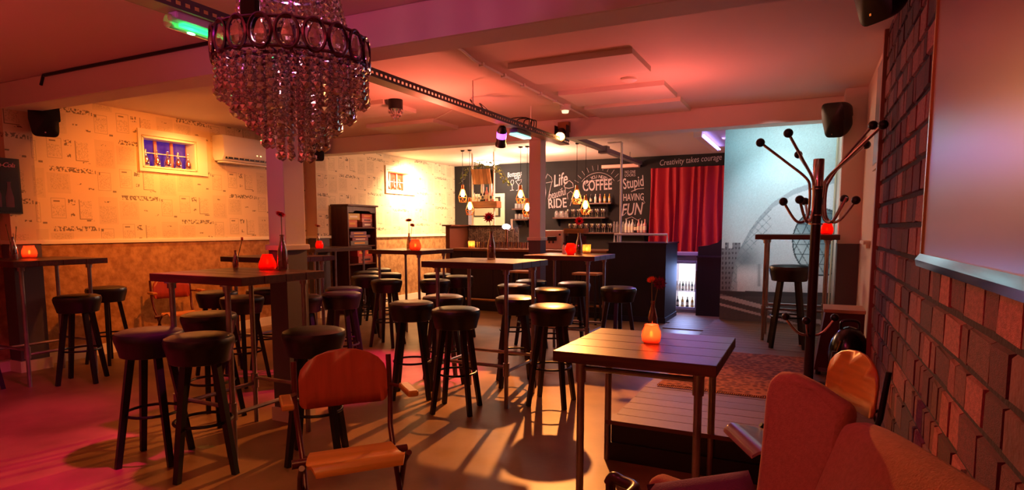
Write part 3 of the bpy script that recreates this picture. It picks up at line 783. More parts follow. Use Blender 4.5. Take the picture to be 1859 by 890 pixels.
for k in range(32):
    a = 2 * math.pi * k / 32
    inst('bead_strand', me, ch, (0.135 * math.cos(a), 0.135 * math.sin(a), 0.215 + 0.1), (0, 0, a))
pc = bpy.data.lights.new('chandelier_bulb', 'POINT'); pc.energy = 12; pc.color = (1, .4, .5); pc.shadow_soft_size = .02
lamp_obj('chandelier_bulb', pc, cc + Vector((0, 0, .12)))

# ------------------------------------------------------------------ cable tray and the lamps on it
PERF = mat('perforated grey steel', (92, 88, 92), 0.45, 0.6)
tr = tag(empty('cable_tray', (-2.83, 1.0, 2.48)), 'long perforated grey cable tray hanging below the ceiling beams', 'cable tray')
MB().box((-0.06, 0, -0.03), (0.06, 6.35, -0.026)).build('floor_plate', mat('tray plate', (176, 150, 120), .5, .3), tr, smooth=0)
for s in (-1, 1):
    sd = MB()
    sd.box((s * .06 - .002, 0, -0.03), (s * .06 + .002, 6.35, -.012)); sd.box((s * .06 - .002, 0, .008), (s * .06 + .002, 6.35, .03))
    k = 0.0
    while k < 6.3: sd.box((s * .06 - .002, k, -.012), (s * .06 + .002, k + .022, .008)); k += .05
    sd.build('side_rail', PERF, tr, smooth=0)
for yy in (0.9, 2.3, 4.0, 5.3): MB().tube([(0, yy, -.028), (0, yy, ZC - 2.48)], .006, 6).build('hanger', WHITEPL, tr)
cw = MB()
for k in range(3):
    cw.tube(smooth_curve([(-.03 + .03 * k, 0.1, -.015), (.01 + .02 * k, 2, -.012), (-.02 + .02 * k, 4, -.012), (.0, 6.2, -.012)], 4), .008, 5)
cw.build('cables', BLACKP, tr)
tl = MB()
for k in range(4):
    tl.tube(smooth_curve([(-.05 + .03 * k, 4.95 + .07 * k, .0), (-.1 + .05 * k, 5.0 + .07 * k, .09), (.06, 5.1 + .07 * k, .1), (.03, 5.15 + .07 * k, .0)], 5), .006, 5)
tl.build('cable_coil', BLACKP, tr)
tr2 = tag(empty('cable_tray', (-2.92, 7.6, 2.62)), 'grey ceiling rail in the bar bay leading to the chalkboard wall', 'cable tray')
MB().box((-0.05, 0, -0.03), (0.05, 3.9, .03)).build('channel', mat('grey channel', (120, 112, 120), .4, .4), tr2, smooth=0)
MB().box((-0.07, 1.6, -.06), (0.07, 1.75, .05)).build('joint_box', mat('grey channel', (120, 112, 120)), tr2, smooth=0)
MB().tube([(0, .4, .03), (0, .4, .13)], .006, 6).tube([(0, 3.2, .03), (0, 3.2, .13)], .006, 6).build('hanger', PERF, tr2)
# emergency light tube glowing green
em = tag(empty('emergency_light', (-2.83, 2.04, 2.40)), 'clear tubular emergency light glowing green under the cable tray', 'emergency light')
MB().box((-.035, 0, .01), (.035, .36, .05)).build('housing', mat('light grey housing', (190, 170, 190), .4), em, smooth=0, bevel=(.01, 2))
MB().tube([(0, -.02, 0), (0, .38, 0)], .034, 14).build('cover', thinglass('clear polycarbonate', (230, 240, 210), .15), em)
MB().box((-.02, .05, -.008), (.02, .30, .008)).build('lamp_strip', mat('green strip', (60, 255, 140), .5, emit=((30, 255, 130), 5)), em, smooth=0)
me = text_mesh('EMERGENCY', .026, .0005); me.materials.append(mat('green ink', (10, 90, 50), .6)); inst('lettering', me, em, (.036, .27, -.002), (R(90), 0, R(90)))
pg = bpy.data.lights.new('emergency_glow', 'POINT'); pg.energy = 1.2; pg.color = (.1, 1, .4); pg.shadow_soft_size = .03
lamp_obj('emergency_glow', pg, (-2.83, 2.15, 2.36))
em2 = tag(empty('emergency_light', (-2.83, 5.85, 2.40)), 'small clear light bar with teal glow at far end of the cable tray', 'light bar')
MB().box((-.05, 0, .0), (.05, .36, .045)).build('housing', PERF, em2, smooth=0, bevel=(.01, 2))
MB().box((-.05, .0, -.025), (.05, .36, -.002)).build('diffuser', mat('teal diffuser', (200, 255, 240), .3, emit=((150, 255, 230), 1.6)), em2, smooth=0, bevel=(.01, 2))
# moving spotlight on the tray
ms = tag(empty('stage_spotlight', (-2.90, 5.72, 2.36)), 'black stage spotlight with violet lens hanging from the cable tray', 'spotlight')
MB().tube([(0, 0, .1), (0, 0, .02)], .012, 8).build('clamp', BLACKM, ms)
MB().lathe([(.035, .09), (.05, .05), (.05, -.08), (.058, -.09), (.058, -.12)], 16).build('housing', BLACKM, ms, rot=(R(25), R(20), 0))
MB().lathe([(.052, .03), (.053, .0), (.052, -.03)], 16).build('lens_band', mat('violet glow', (220, 160, 255), .4, emit=((210, 90, 255), 3)), ms, rot=(R(25), R(20), 0))
# par can on the far beam, lamp face visible
pcn = tag(empty('par_can', (-2.77, 7.07, 2.60)), 'orange lit par can spotlight mounted on the far beam', 'spotlight')
MB().box((-.07, .06, -.02), (.07, .13, .1)).build('mount', mat('brass bracket', (150, 100, 60), .4, .6), pcn, smooth=0)
tgt = (Vector((-2.0, 3.6, .2)) - Vector((-2.77, 7.0, 2.5))).normalized()
ro = tgt.to_track_quat('-Z', 'Y').to_euler()
MB().lathe([(.035, .13), (.05, .1), (.055, -.02), (.066, -.03), (.066, -.05), (.06, -.05), (.05, -.02), (.03, .08)], 20).build('housing', mat('dark bronze', (70, 40, 24), .4, .6), pcn, (0, -.02, -.07), ro)
MB().lathe([(.0, -.035), (.05, -.035), (.052, -.028)], 20).build('lens', mat('par lens', (255, 220, 170), .4, emit=((255, 170, 90), 30)), pcn, (0, -.02, -.07), ro)
for s in (-1, 1): MB().box((s * .075 - .003, -.03, -.09), (s * .075 + .003, .07, .05)).build('barn_arm', BLACKM, pcn, smooth=0)
# crystal dome ceiling lamp
dl = tag(empty('ceiling_lamp', (-3.98, 5.38, ZC)), 'small black drum ceiling lamp with hanging crystal drops', 'ceiling lamp')
MB().lathe([(.0, 0), (.075, 0), (.075, -.10), (.07, -.10)], 20).build('drum', BLACKM, dl)
for i, (rr_, cnt, z0) in enumerate(((.065, 12, -.115), (.045, 9, -.15), (.025, 5, -.175))):
    for k in range(cnt):
        a = 2 * math.pi * k / cnt; o = inst('crystal_drop', dropm, dl, (rr_ * math.cos(a), rr_ * math.sin(a), z0), (0, 0, a), (.7, .7, .7))
# loose cable on far ceiling
tag(MB().tube(smooth_curve([(-3.2, 5.6, 2.72), (-3.1, 5.55, 2.62), (-3.05, 5.6, 2.56), (-3.0, 5.5, 2.60), (-3.06, 5.55, 2.66), (-2.98, 5.6, 2.58), (-2.9, 5.6, 2.5)], 6), .008, 6).build('cable', BLACKP), 'knotted black cable dangling beside the cable tray', 'cable')
tag(MB().tube([(-4.35, 6.6, 2.743), (-3.3, 5.75, 2.743), (-3.2, 5.6, 2.72)], .006, 6).build('cable', WHITEPL), 'thin pale cable across the ceiling left of the tray', 'cable')

# ------------------------------------------------------------------ loudspeakers
def speaker(loc, rot, label, w_=.22, h_=.30, d_=.2):
    t = tag(empty('loudspeaker', loc), label, 'speaker'); t.rotation_euler = rot
    n = 20; mb = MB()
    prof = [(0, .5), (.35, .5), (.75, .42), (1.0, .3), (1.0, -.1)]
    def shell(a, b):
        an = 2 * math.pi * a; k = 1 - .35 * b ** 2
        ex = .35
        cx = math.copysign(abs(math.cos(an)) ** ex, math.cos(an)); sx_ = math.copysign(abs(math.sin(an)) ** ex, math.sin(an))
        return (cx * w_ / 2 * k * (1 - .12 * (sx_ < 0)), b * d_, sx_ * h_ / 2 * k)
    mb.sheet(shell, 32, 6)
    mb.build('cabinet', BLACKP, t, smooth=70)
    g = MB()
    def grille(a, b):
        an = 2 * math.pi * a; ex = .35
        cx = math.copysign(abs(math.cos(an)) ** ex, math.cos(an)); sx_ = math.copysign(abs(math.sin(an)) ** ex, math.sin(an))
        return (cx * w_ / 2 * b * (1 - .12 * (sx_ < 0)), -.03 * (1 - b ** 2), sx_ * h_ / 2 * b)
    g.sheet(grille, 32, 5); g.build('grille', BLACKM, t, smooth=60)
    def backp(a, b):
        p_ = grille(a, b * .65); return (p_[0], d_, p_[2])
    MB().sheet(backp, 32, 2).build('back_plate', BLACKP, t, smooth=0)
    MB().tube([(0, d_, 0), (0, d_ + .06, 0)], .02, 8).build('bracket', BLACKM, t)
    MB().box((-.006, -.031, -h_ / 2 * .8), (.006, -.0255, -h_ / 2 * .8 + .012)).build('badge', CHROME, t, smooth=0)
    return t
speaker((-6.66, 3.42, 2.44), (0, 0, R(62)), 'black oval loudspeaker at top of the left wall under near beam', .25, .32, .17)
speaker(aty(576, 274, 7.0), (R(10), 0, R(40)), 'black loudspeaker half hidden behind the chandelier beads', .22, .3, .16)
speaker((.16, 6.70, 2.43), (R(18), R(6), R(-38)), 'black loudspeaker on pilaster above the mural table', .24, .33, .18)
speaker((.22, 3.62, 2.62), (R(15), R(0), R(-50)), 'black loudspeaker cut off at the top by the brick wall', .24, .40, .16)

# ------------------------------------------------------------------ air conditioner
ac = tag(empty('air_conditioner', (XL, 5.98, 2.28)), 'white wall air conditioner above the cork wall left of column', 'air conditioner')
MB().prism([(0, .05), (0, .33), (.19, .33), (.215, .28), (.215, .08), (.17, .0), (.03, 0)], -.42, .42, Matrix.Rotation(R(90), 4, 'X')).build('body', WHITEPL, ac, smooth=40, bevel=(.008, 2))
MB().box((.175, -.38, .028), (.208, .40, .05)).build('outlet', BLACKP, ac, smooth=0, rot=(0, 0, 0))
for k in range(9): MB().box((.19, -.36 + .085 * k, .03), (.212, -.352 + .085 * k, .06)).build('vane', WHITEPL, ac, smooth=0)
MB().box((.06, -.40, -.02), (.17, .40, -.005)).build('flap', WHITEPL, ac, smooth=0)
MB().box((.2155, .10, .1), (.217, .12, .112)).box((.2155, .16, .098), (.217, .18, .112)).build('display', mat('ac display', (255, 240, 180), .4, emit=((255, 230, 150), 2)), ac, smooth=0)

# ------------------------------------------------------------------ drinks sign, whiteboard, right wall bits
sg = tag(empty('drinks_sign', (XL + .21, 2.87, 1.54)), 'black framed drinks sign with script lettering at left picture edge', 'sign')
MB().box((0, -.36, 0), (.012, .39, .52)).build('frame', BLACKP, sg, smooth=0)
MB().box((.0125, -.345, .015), (.014, .375, .505)).build('panel', mat('dark violet panel', (12, 5, 14), .25), sg, smooth=0)
me = text_mesh('Coca-Cola', .062, .0008, shear=.35, spacing=.84); me.materials.append(mat('pale pink ink', (230, 150, 165), .5)); inst('lettering', me, sg, (.0152, .235, .455), (R(90), 0, R(90)))
MB().lathe(bottle_profile(.30, .045, .016, .4), 14, Matrix.Diagonal((.02, 1, 1, 1))).build('bottle_print', mat('faded bottle print', (84, 40, 66), .4), sg, (.0152, .18, .06))
MB().lathe(bottle_profile(.24, .035, .014, .4), 14, Matrix.Diagonal((.02, 1, 1, 1))).build('bottle_print', mat('faded bottle print', (84, 40, 66)), sg, (.0152, .29, .06))
wb = tag(empty('whiteboard', (XR - .045, 1.9, 1.27)), 'large glossy whiteboard on the brick wall at right edge', 'whiteboard')
MB().box((-.012, -.95, .03), (.003, .88, 1.22)).build('panel', mat('whiteboard enamel', (136, 108, 102), .3), wb, smooth=0)
for a, b_ in (((-.02, .865, .0), (.005, .885, 1.24)), ((-.02, -.97, 1.22), (.005, .885, 1.24)), ((-.02, -.97, .0), (.005, -.95, 1.24))): MB().box(a, b_).build('frame_edge', mat('brass edge', (200, 160, 100), .25, .9), wb, smooth=0)
MB().prism([(.005, .035), (-.02, .035), (-.035, .012), (-.03, -.012), (.005, -.012)], -.97, .885, Matrix(((1, 0, 0, 0), (0, 0, 1, 0), (0, 1, 0, 0), (0, 0, 0, 1)))).build('pen_tray', CHROME, wb, smooth=0)
nt_ = tag(empty('wall_niche', (XR - .001, 5.5, 1.86)), 'narrow framed glass panel on the white strip beside the brick wall', 'wall panel')
MB().box((-.012, -.28, .0), (.0, .28, .85)).build('frame', WHITE, nt_, smooth=0)
MB().box((-.014, -.24, .04), (-.012, .24, .8)).build('pane', mat('pale panel', (190, 200, 215), .2, coat=.4), nt_, smooth=0)
tag(MB().box((-.05, -.2, 0), (0, .2, .03)).box((-.03, -.18, -.03), (0, .18, 0)).build('wall_ledge', WHITE, None, (XR, 5.9, 1.27), smooth=0), 'small white moulded ledge on the wall beside the brick', 'ledge')

# ------------------------------------------------------------------ candles, bottles, flowers
def candle(p, glass, label, s=1.0, kind='jar', power=.3):
    t = tag(empty('candle_holder', p), label, 'candle', 'table candles')
    if kind == 'jar': prof = [(.038, 0), (.046, .008), (.05, .035), (.047, .06), (.036, .085), (.035, .095), (.031, .095), (.032, .083), (.043, .058), (.045, .035), (.04, .012), (0.0, .01)]
    elif kind == 'cone': prof = [(.045, 0), (.052, .012), (.05, .035), (.03, .085), (.028, .09), (.024, .088), (.045, .034), (.045, .014), (0, .012)]
    elif kind == 'tulip': prof = [(.03, 0), (.032, .01), (.05, .045), (.045, .075), (.03, .1), (.027, .1), (.041, .074), (.045, .045), (.027, .014), (0, .012)]
    else: prof = [(.038, 0), (.04, .005), (.042, .09), (.039, .09), (.036, .01), (0, .008)]
    MB().lathe([(a * s, b_ * s) for a, b_ in prof], 20).build('glass', glass, t, smooth=60)
    MB().lathe([(0, .013 * s), (.028 * s, .013 * s), (.028 * s, .03 * s), (0, .03 * s)], 14).build('wax', WAX, t)
    MB().ball((0, 0, .045 * s), .008 * s, 8, 6, (1, 1, 1.9)).build('flame', FLAME, t)
    d = bpy.data.lights.new('candle_light', 'POINT'); d.energy = power; d.color = (1, .5, .2); d.shadow_soft_size = .012
    lamp_obj('candle_light', d, Vector(p) + Vector((0, 0, .06 * s)))
    return t
pet = MB()
for k in range(11): pass
def flower(t, base, tip, m, r=.04, tilt=(0, 0, 0), bend=None):
    b0, b1 = Vector(base), Vector(tip)
    mid = (b0 + b1) / 2 + Vector(bend or (0, 0, 0))
    st_ = MB().tube(smooth_curve([b0, mid, b1], 6), .0028, 6).build('stem', STEMG, t)
    fl = MB()
    for ly in range(2):
        for k in range(12):
            a = 2 * math.pi * (k + .5 * ly) / 12; rr_ = r * (1 - .2 * ly)
            M_ = Matrix.Rotation(a, 4, 'Z')
            fl.add([(0, 0, 0), (rr_ * .5, -rr_ * .17, .004 + .012 * ly), (rr_, 0, .010 + .010 * ly), (rr_ * .5, rr_ * .17, .004 + .012 * ly), (rr_ * .5, 0, -.002 + .01 * ly)], [(0, 1, 4), (1, 2, 4), (2, 3, 4), (3, 0, 4)], M_)
    o = fl.build('blossom', m, t, b1, [R(q) for q in tilt], smooth=30)
    MB().lathe([(0, 0), (.3 * r, .006), (.25 * r, .016), (0, .02)], 12).build('flower_heart', mat('flower heart', (70, 20, 20), .8), o)
bt_me = MB().lathe([(.028, 0), (.031, .004), (.031, .07), (.028, .11), (.018, .15), (.0125, .175), (.0125, .195), (.0145, .197), (.0145, .207), (.011, .207), (.0105, .19), (.016, .148), (.026, .108), (.029, .07), (.029, .008), (0, .006)], 18).mesh('bottle', TGLASS)
def bottle_vase(p, label, flowers, s=1.0):
    t = tag(empty('bottle_vase', p), label, 'vase', 'flower bottles')
    inst('bottle', bt_me, t, None, None, (s, s, s))
    for f in flowers: flower(t, *f)
    return t
TABS = [(-6.43, 3.17, .39, .39), (-3.31, 2.77, .41, .335), (-4.87, 4.56, .43, .35), (-6.45, 6.93, .38, .61), (-4.56, 6.45, .40, .37), (-2.38, 4.41, .41, .34), (-2.36, 6.33, .40, .37), (-.75, 3.24, .40, .40)]
def on(u, v, z):
    p = atz(u, v, z); d = Vector((p.x, p.y, 0)); best = None
    tx, ty, hx_, hy_ = min(TABS, key=lambda t: (t[0] - p.x) ** 2 + (t[1] - p.y) ** 2)
    for k in range(-400, 401):
        q = d * (1 + k / 1000)
        if abs(q.x - tx) < hx_ - .06 and abs(q.y - ty) < hy_ - .06 and (best is None or abs(k) < best[0]): best = (abs(k), q)
    return Vector((best[1].x, best[1].y, z)) if best else p
# table A
candle(atz(45, 468, 1.12).lerp(Vector((-6.43, 3.17, 1.12)), .35), PINKGL, 'frosted pink candle on the left wall table', 1.25)
bottle_vase((-6.45, 2.98, 1.12), 'slim glass vase with bare twigs on the left wall table', [((0, 0, .02), (.02, -.05, .30), STEMG, .006), ((0, 0, .02), (-.03, .05, .28), STEMG, .006)])
# table B
candle(on(486, 489, 1.12), REDGL, 'red cone shaped candle on the near table by the column', 1.15, 'cone')
bottle_vase(on(514, 488, 1.12), 'glass bottle with single drooping flower before the near column', [((0, 0, .02), (.0, .0, .385), PETR, .04, (150, 0, 0))], 1.15)
bottle_vase((-3.62, 3.0, 1.12), 'small bottle with dried twig at left back of the near table', [((0, 0, .02), (.05, .02, .20), PETR, .012)], .62)
# table D2
candle((-4.60, 4.42, 1.12), PINKGL, 'tall pale candle glass behind the red cone candle', 1.5, 'cone')
# table D
candle(on(580, 451, 1.12), REDGL, 'red candle on long table right of the near column', 1.1)
bottle_vase(on(578, 449.5, 1.12), 'bottle with single brown flower on the long table', [((0, 0, .02), (.0, .0, .33), PETO, .05, (160, 0, 0))])
# table E
candle(on(754, 456, 1.135), PINKGL, 'glowing pink candle on the table below the far window', 1.4)
bottle_vase(on(741, 454, 1.135) + Vector((-.02, .05, 0)), 'bottle with two dark red flowers on table below the far window', [((0, 0, .02), (.0, .0, .36), PETR, .05, (20, 10, 0)), ((0, 0, .02), (.03, .03, .30), PETR, .04, (20, 30, 0))])
# table C
bottle_vase(on(892, 471, 1.14), 'glass bottle with a tall red gerbera on the middle table', [((0, 0, .02), (-.02, 0.0, .35), PETR, .055, (62, -10, 20), (.012, 0, .0))], 1.15)
# table F
candle(on(1036, 463, 1.115), REDGL, 'red tulip shaped candle on the table before the bar', 1.25, 'tulip')
bottle_vase(on(1051, 464, 1.115), 'amber lit bottle with red gerbera on the table before the bar', [((0, 0, .02), (.0, 0, .36), PETR, .055, (70, 0, 20))], 1.15)
candle(on(1065, 459, 1.115), CLEARGL, 'clear straight candle glass on the table before the bar', 1.15, 'straight')
t = tag(empty('sauce_bottle', on(1024, 461, 1.115)), 'small white bottle with dark cap left of the red tulip candle', 'bottle')
MB().lathe([(.022, 0), (.023, .07), (.012, .1)], 14).build('body', WHITEPL, t); MB().lathe([(.012, .1), (.011, .13)], 12).build('cap', BLACKP, t)
# table R
candle(on(1182, 622, .78), PINKGL, 'large glowing orange pink candle on the front table', 1.05, 'jar', .9)
bottle_vase(on(1184, 607, .78), 'glass bottle with orange and dark magenta gerberas on the front table', [((0, 0, .02), (-.01, 0, .315), PETO, .03, (-30, -30, 0)), ((.005, 0, .02), (.03, .02, .30), PETM, .045, (75, 0, 25), (-.008, 0, .03))], .95)
# table G
candle(on(1503, 418, 1.34).lerp(Vector((.14, 6.95, 1.34)), .6) if False else (.16, 6.9, 1.34), REDGL, 'red candle on the stage table before the mural', 1.2)
bottle_vase((.08, 7.05, 1.34), 'slim clear bottle without flower on the stage table', [], .9)

# ------------------------------------------------------------------ photo mural (flat print held in a colour attribute)
def attr_mat(name, rough=.55):
    m = bpy.data.materials.new(name); m.use_nodes = True; b = _bsdf(m); b.inputs['Roughness'].default_value = rough
    a = m.node_tree.nodes.new('ShaderNodeAttribute'); a.attribute_name = 'print'
    m.node_tree.links.new(a.outputs['Color'], b.inputs['Base Color'])
    return m
def mural_colour(u, v, rn):
    def mixc(a, b, t):
        t = np.clip(t, 0, 1)[..., None]; return a * (1 - t) + b * t
    def C(*c): return np.array(lin(c))
    S = lambda a, b, x: np.clip((x - a) / (b - a), 0, 1)
    sky = mixc(C(128, 176, 186), C(188, 216, 218), S(1317, 1420, u))
    sky = mixc(sky, C(200, 210, 214), S(300, 450, v))
    col = sky
    # skyline of houses at left
    city = (v > 446 + 5 * np.sign(np.sin(np.floor(u / 7) * 2.3))) & (u < 1345)
    cc_ = mixc(C(128, 134, 142), C(70, 72, 80), ((np.sin(u * 1.05) > .2) & (np.sin(v * .7) > .1)).astype(float))
    col = np.where(city[..., None], cc_, col)
    # great shell: outline curve
    xs = [1325, 1333, 1345, 1360, 1380, 1405, 1440, 1480, 1540]; yv = [530, 480, 448, 420, 392, 366, 344, 330, 318]
    edge = np.interp(u, xs, yv)
    shell = v > edge
    sh = mixc(C(176, 190, 196), C(206, 214, 218), S(1340, 1440, u))
    sh = mixc(sh, C(150, 164, 172), ((v - edge) < 10).astype(float) * .8)
    lat = (np.abs(np.sin((u + v) * .21)) < .16) | (np.abs(np.sin((u - v) * .21)) < .16)
    sh = mixc(sh, C(120, 138, 146), (lat & ((v - edge) < 42) & (u < 1400)).astype(float) * .8)
    sh = mixc(sh, C(112, 126, 134), np.exp(-(((u - 1352) / 26.) ** 2 + ((v - 470) / 26.) ** 2)) * .9)
    sh = mixc(sh, C(222, 222, 224), S(478, 500, v) * (u > 1338))
    sh = mixc(sh, C(120, 130, 138), np.exp(-((u - 1378) / 3.) ** 2) * ((v > 480) & (v < 520)) * .7)
    col = np.where((shell & (u > 1326))[..., None], sh, col)
    # round lattice opening
    dx, dy = (u - 1492) / 54., (v - 440) / 62.
    rr_ = np.sqrt(dx * dx + dy * dy)
    ring = mixc(C(92, 122, 130), C(176, 196, 200), S(-.2, .9, -dx + dy))
    tri = (np.abs(np.sin((u + v * .5) * .16)) < .13) | (np.abs(np.sin((u - v * .6) * .16)) < .13) | (np.abs(np.sin(v * .17)) < .12)
    ring = mixc(ring, C(44, 60, 66), tri.astype(float) * .9)
    ring = mixc(ring, C(40, 56, 62), (rr_ > .955).astype(float))
    col = np.where((rr_ < 1)[..., None], ring, col)
    # pavement and road bands
    road = v > 528 + .02 * (u - 1305)
    rd = mixc(C(78, 78, 82), C(104, 100, 98), S(535, 580, v))
    band = v - (532 + (u - 1305) * .26)
    rd = mixc(rd, C(216, 206, 206), ((np.abs(band - 5) < 4) | (np.abs(band - 20) < 2.2)).astype(float) * .85)
    rd = mixc(rd, C(60, 60, 64), (v < 538).astype(float) * .6)
    col = np.where(road[..., None], rd, col)
    return np.clip(col * (1 + rn[..., None] * .05), 0, 1)
NX, NZ = 170, 280
x0, x1, z0, z1 = -.98, XR - .19, ST, ZC - .01
gx, gz = np.meshgrid(np.linspace(x0, x1, NX + 1), np.linspace(z0, z1, NZ + 1), indexing='ij')
q = np.stack([gx, np.full_like(gx, 8.036), gz], -1) - _O
cz = q @ _fw
gu, gv = PPX + FPX * (q @ _rt) / cz, PPY - FPX * (q @ _up) / cz
mcol = mural_colour(gu, gv, np.random.RandomState(3).randn(*gu.shape))
me = bpy.data.meshes.new('mural')
vv = np.stack([gx, np.full_like(gx, 8.036), gz], -1).reshape(-1, 3)
ii, jj = np.meshgrid(np.arange(NX), np.arange(NZ), indexing='ij'); k0 = (ii * (NZ + 1) + jj).ravel()
me.from_pydata(vv.tolist(), [], np.stack([k0, k0 + NZ + 1, k0 + NZ + 2, k0 + 1], -1).tolist())
ca = me.color_attributes.new('print', 'FLOAT_COLOR', 'POINT')
ca.data.foreach_set('color', np.concatenate([mcol.reshape(-1, 3), np.ones((mcol.size // 3, 1))], 1).astype(np.float32).ravel())
me.materials.append(attr_mat('mural print'))
mur = inst('mural', me); tag(mur, 'blue grey photo mural of curved modern glass building behind the stage', 'mural')
mur.modifiers.new('solid', 'SOLIDIFY').thickness = 0.002
tag(MB().tube([(.24, 8.02, .26), (.25, 8.02, 2.5)], .012, 6).build('light_string', mat('pale bead string', (190, 180, 150), .5)), 'pale beaded strip down right edge of the mural', 'beaded strip')

# ------------------------------------------------------------------ chalk lettering on the back wall
def chalk(body, u, v, wpx, slant=0, shear=0, name='chalk_lettering', fat=0.0, hpx=None):
    me = text_mesh(body, 1.0, .001, shear, fat)
    me.materials.append(CHALK)
    xs_ = [q_.co.x for q_ in me.vertices]; ysx = [q_.co.y for q_ in me.vertices]
    a, b_ = aty(u - wpx / 2, v, YB - .003), aty(u + wpx / 2, v, YB - .003)
    s = (b_ - a).x / (max(xs_) - min(xs_)); sy_ = s
    if hpx:
        hh = abs(aty(u, v - hpx / 2, YB).z - aty(u, v + hpx / 2, YB).z); sy_ = hh / (max(ysx) - min(ysx))
    c = aty(u, v, YB - .003)
    cxm, cym = (max(xs_) + min(xs_)) / 2, (max(ysx) + min(ysx)) / 2
    for q_ in me.vertices: q_.co.x = (q_.co.x - cxm) * s; q_.co.y = (q_.co.y - cym) * sy_; q_.co.z *= .3
    return inst(name, me, wall_back, c, (R(90), R(-slant), 0))
chalk('Creativity takes courage', 1253, 292, 112, 3.0, .2, hpx=14)
chalk('NO ONE', 1144, 312, 19, hpx=5); chalk('LOOKS', 1144, 318, 19, hpx=5)
chalk('Stupid', 1150, 334, 38, 8, .1, fat=.01, hpx=26); chalk('HAVING', 1150, 358, 37, 1, hpx=13, fat=.01); chalk('FUN', 1148, 380, 40, 4, .3, hpx=22, fat=.01)
chalk('Life', 1017, 326, 27, 12, .35, hpx=22, fat=.01); chalk('beautiful', 1012, 351, 32, 14, .3, hpx=14); chalk('RIDE', 1012, 369, 33, 3, hpx=17, fat=.01)
chalk('COFFEE', 1084, 336, 53, 2, hpx=20, fat=.015)
chalk('Bottoms', 934, 316, 26, 6, .2, hpx=9, fat=.01); chalk('up', 940, 323, 12, 6, .2, hpx=8, fat=.01)
ac_, rad = aty(1085, 352, YB - .003), .33
for k, ch_ in enumerate('ALL YOU NEED IS'):
    if ch_ == ' ': continue
    a = R(142 - 104 * k / 14)
    me = text_mesh(ch_, .085, .0005); me.materials.append(CHALK)
    inst('chalk_lettering', me, wall_back, ac_ + Vector((rad * math.cos(a), 0, rad * math.sin(a))), (R(90), R(90) - a, 0))
def chalk_line(pts, r=.006):
    return MB().tube([aty(u, v, YB - .004) for u, v in pts], r, 4).build('chalk_drawing', CHALK, wall_back, smooth=0)
for rr_ in (.27, .41): MB().tube([ac_ + Vector((rr_ * math.cos(R(a)), 0, rr_ * math.sin(R(a)))) for a in range(36, 146, 6)], .005, 4).build('chalk_drawing', CHALK, wall_back, smooth=0)
for a in range(30, 151, 12):
    MB().tube([ac_ + Vector((rr_ * math.cos(R(a)), 0, rr_ * math.sin(R(a)))) for rr_ in (.46, .56 if a % 24 else .62)], .004, 4).build('chalk_drawing', CHALK, wall_back, smooth=0)
chalk_line([(988, 331), (994, 316), (1001, 322), (1003, 330), (988, 333)]); chalk_line([(990, 333), (991, 350), (990, 362)]); chalk_line([(1002, 330), (998, 348), (995, 362)])
chalk_line([(1024, 338), (1028, 331), (1034, 328), (1040, 333), (1041, 340), (1033, 342), (1026, 341), (1024, 338)], .008)
chalk_line([(1031, 362), (1030, 352), (1036, 347), (1041, 352), (1039, 362), (1035, 374)], .006)
chalk_line([(929, 337), (927, 331), (929, 327), (932, 327), (933, 332), (930, 337), (930, 345)]); chalk_line([(926, 346), (933, 345)])
chalk_line([(936, 329), (947, 326), (946, 331), (941, 336), (936, 329)]); chalk_line([(941, 336), (941, 345)]); chalk_line([(937, 346), (945, 344)])
chalk_line([(1135, 398), (1147, 394), (1158, 400), (1163, 397)]); chalk_line([(1128, 380), (1127, 388), (1132, 391), (1137, 386)]); chalk_line([(1165, 372), (1171, 368), (1168, 364)]); chalk_line([(1146, 348), (1158, 343), (1169, 342)], .009)
chalk_line([(997, 378), (1006, 374), (1018, 377)])

# ------------------------------------------------------------------ curtain
def curt(a, b):
    x = -2.72 + 1.44 * a; fold = .5 + .5 * math.sin(a * 62 + 1.3 * math.sin(a * 21) + .6 * math.sin(b * 3 + a * 9))
    return (x + .012 * math.sin(b * 5 + a * 40), YB - .05 - .085 * fold * (.45 + .55 * b), 2.52 - 1.62 * b)
tag(MB().sheet(curt, 170, 10, (0, .012, 0)).build('curtain', CURT, smooth=70), 'red velvet curtain in deep folds on the chalkboard wall', 'curtain')

# ------------------------------------------------------------------ bar counter and what stands around it
BARP = mat('dark bar panel', (46, 26, 26), .5, noise=(4, .6), stretch=(6, 6, .6))
BARTOP = mat('bar top wood', (150, 96, 56), .35, noise=(5, .65), stretch=(.6, 8, 8))
bar = tag(empty('bar_counter', (-4.2, 9.1, 0)), 'dark panelled bar counter with wooden top below the pendant lamps', 'bar counter')
for k in range(7): MB().box((-1.4 + .41 * k, 0, .08), (-1.4 + .41 * k + .405, .03, 1.02)).build('front_panel', BARP, bar, smooth=0, bevel=(.004, 1))
MB().box((-1.4, .03, 0), (1.45, .06, 1.02)).box((-1.4, .55, 0), (1.45, .58, 1.02)).build('carcass', BLACKW, bar, smooth=0)
MB().box((-1.42, -.06, 1.02), (1.42, .62, 1.06)).build('worktop', BARTOP, bar, smooth=0, bevel=(.006, 2))
MB().box((-1.4, -.02, 0), (1.46, 0, .09)).build('plinth', BLACKW, bar, smooth=0)
MB().tube([(-1.38, -.12, .2), (1.44, -.12, .2)], .022, 10).build('foot_rail', mat('brushed brass', (190, 150, 110), .3, .9), bar)
for x in (-1.2, 0, 1.2): MB().tube([(x, 0, .2), (x, -.12, .2)], .012, 8).build('rail_bracket', BLACKM, bar)
MB().box((-1.50, -.02, 0), (-1.42, .66, 1.44)).build('end_panel', mat('brown end panel', (120, 70, 48), .5), bar, smooth=0)
MB().box((-1.55, -.06, 1.44), (-1.36, .68, 1.465)).build('end_cap', mat('brown end panel', (120, 70, 48)), bar, smooth=0)
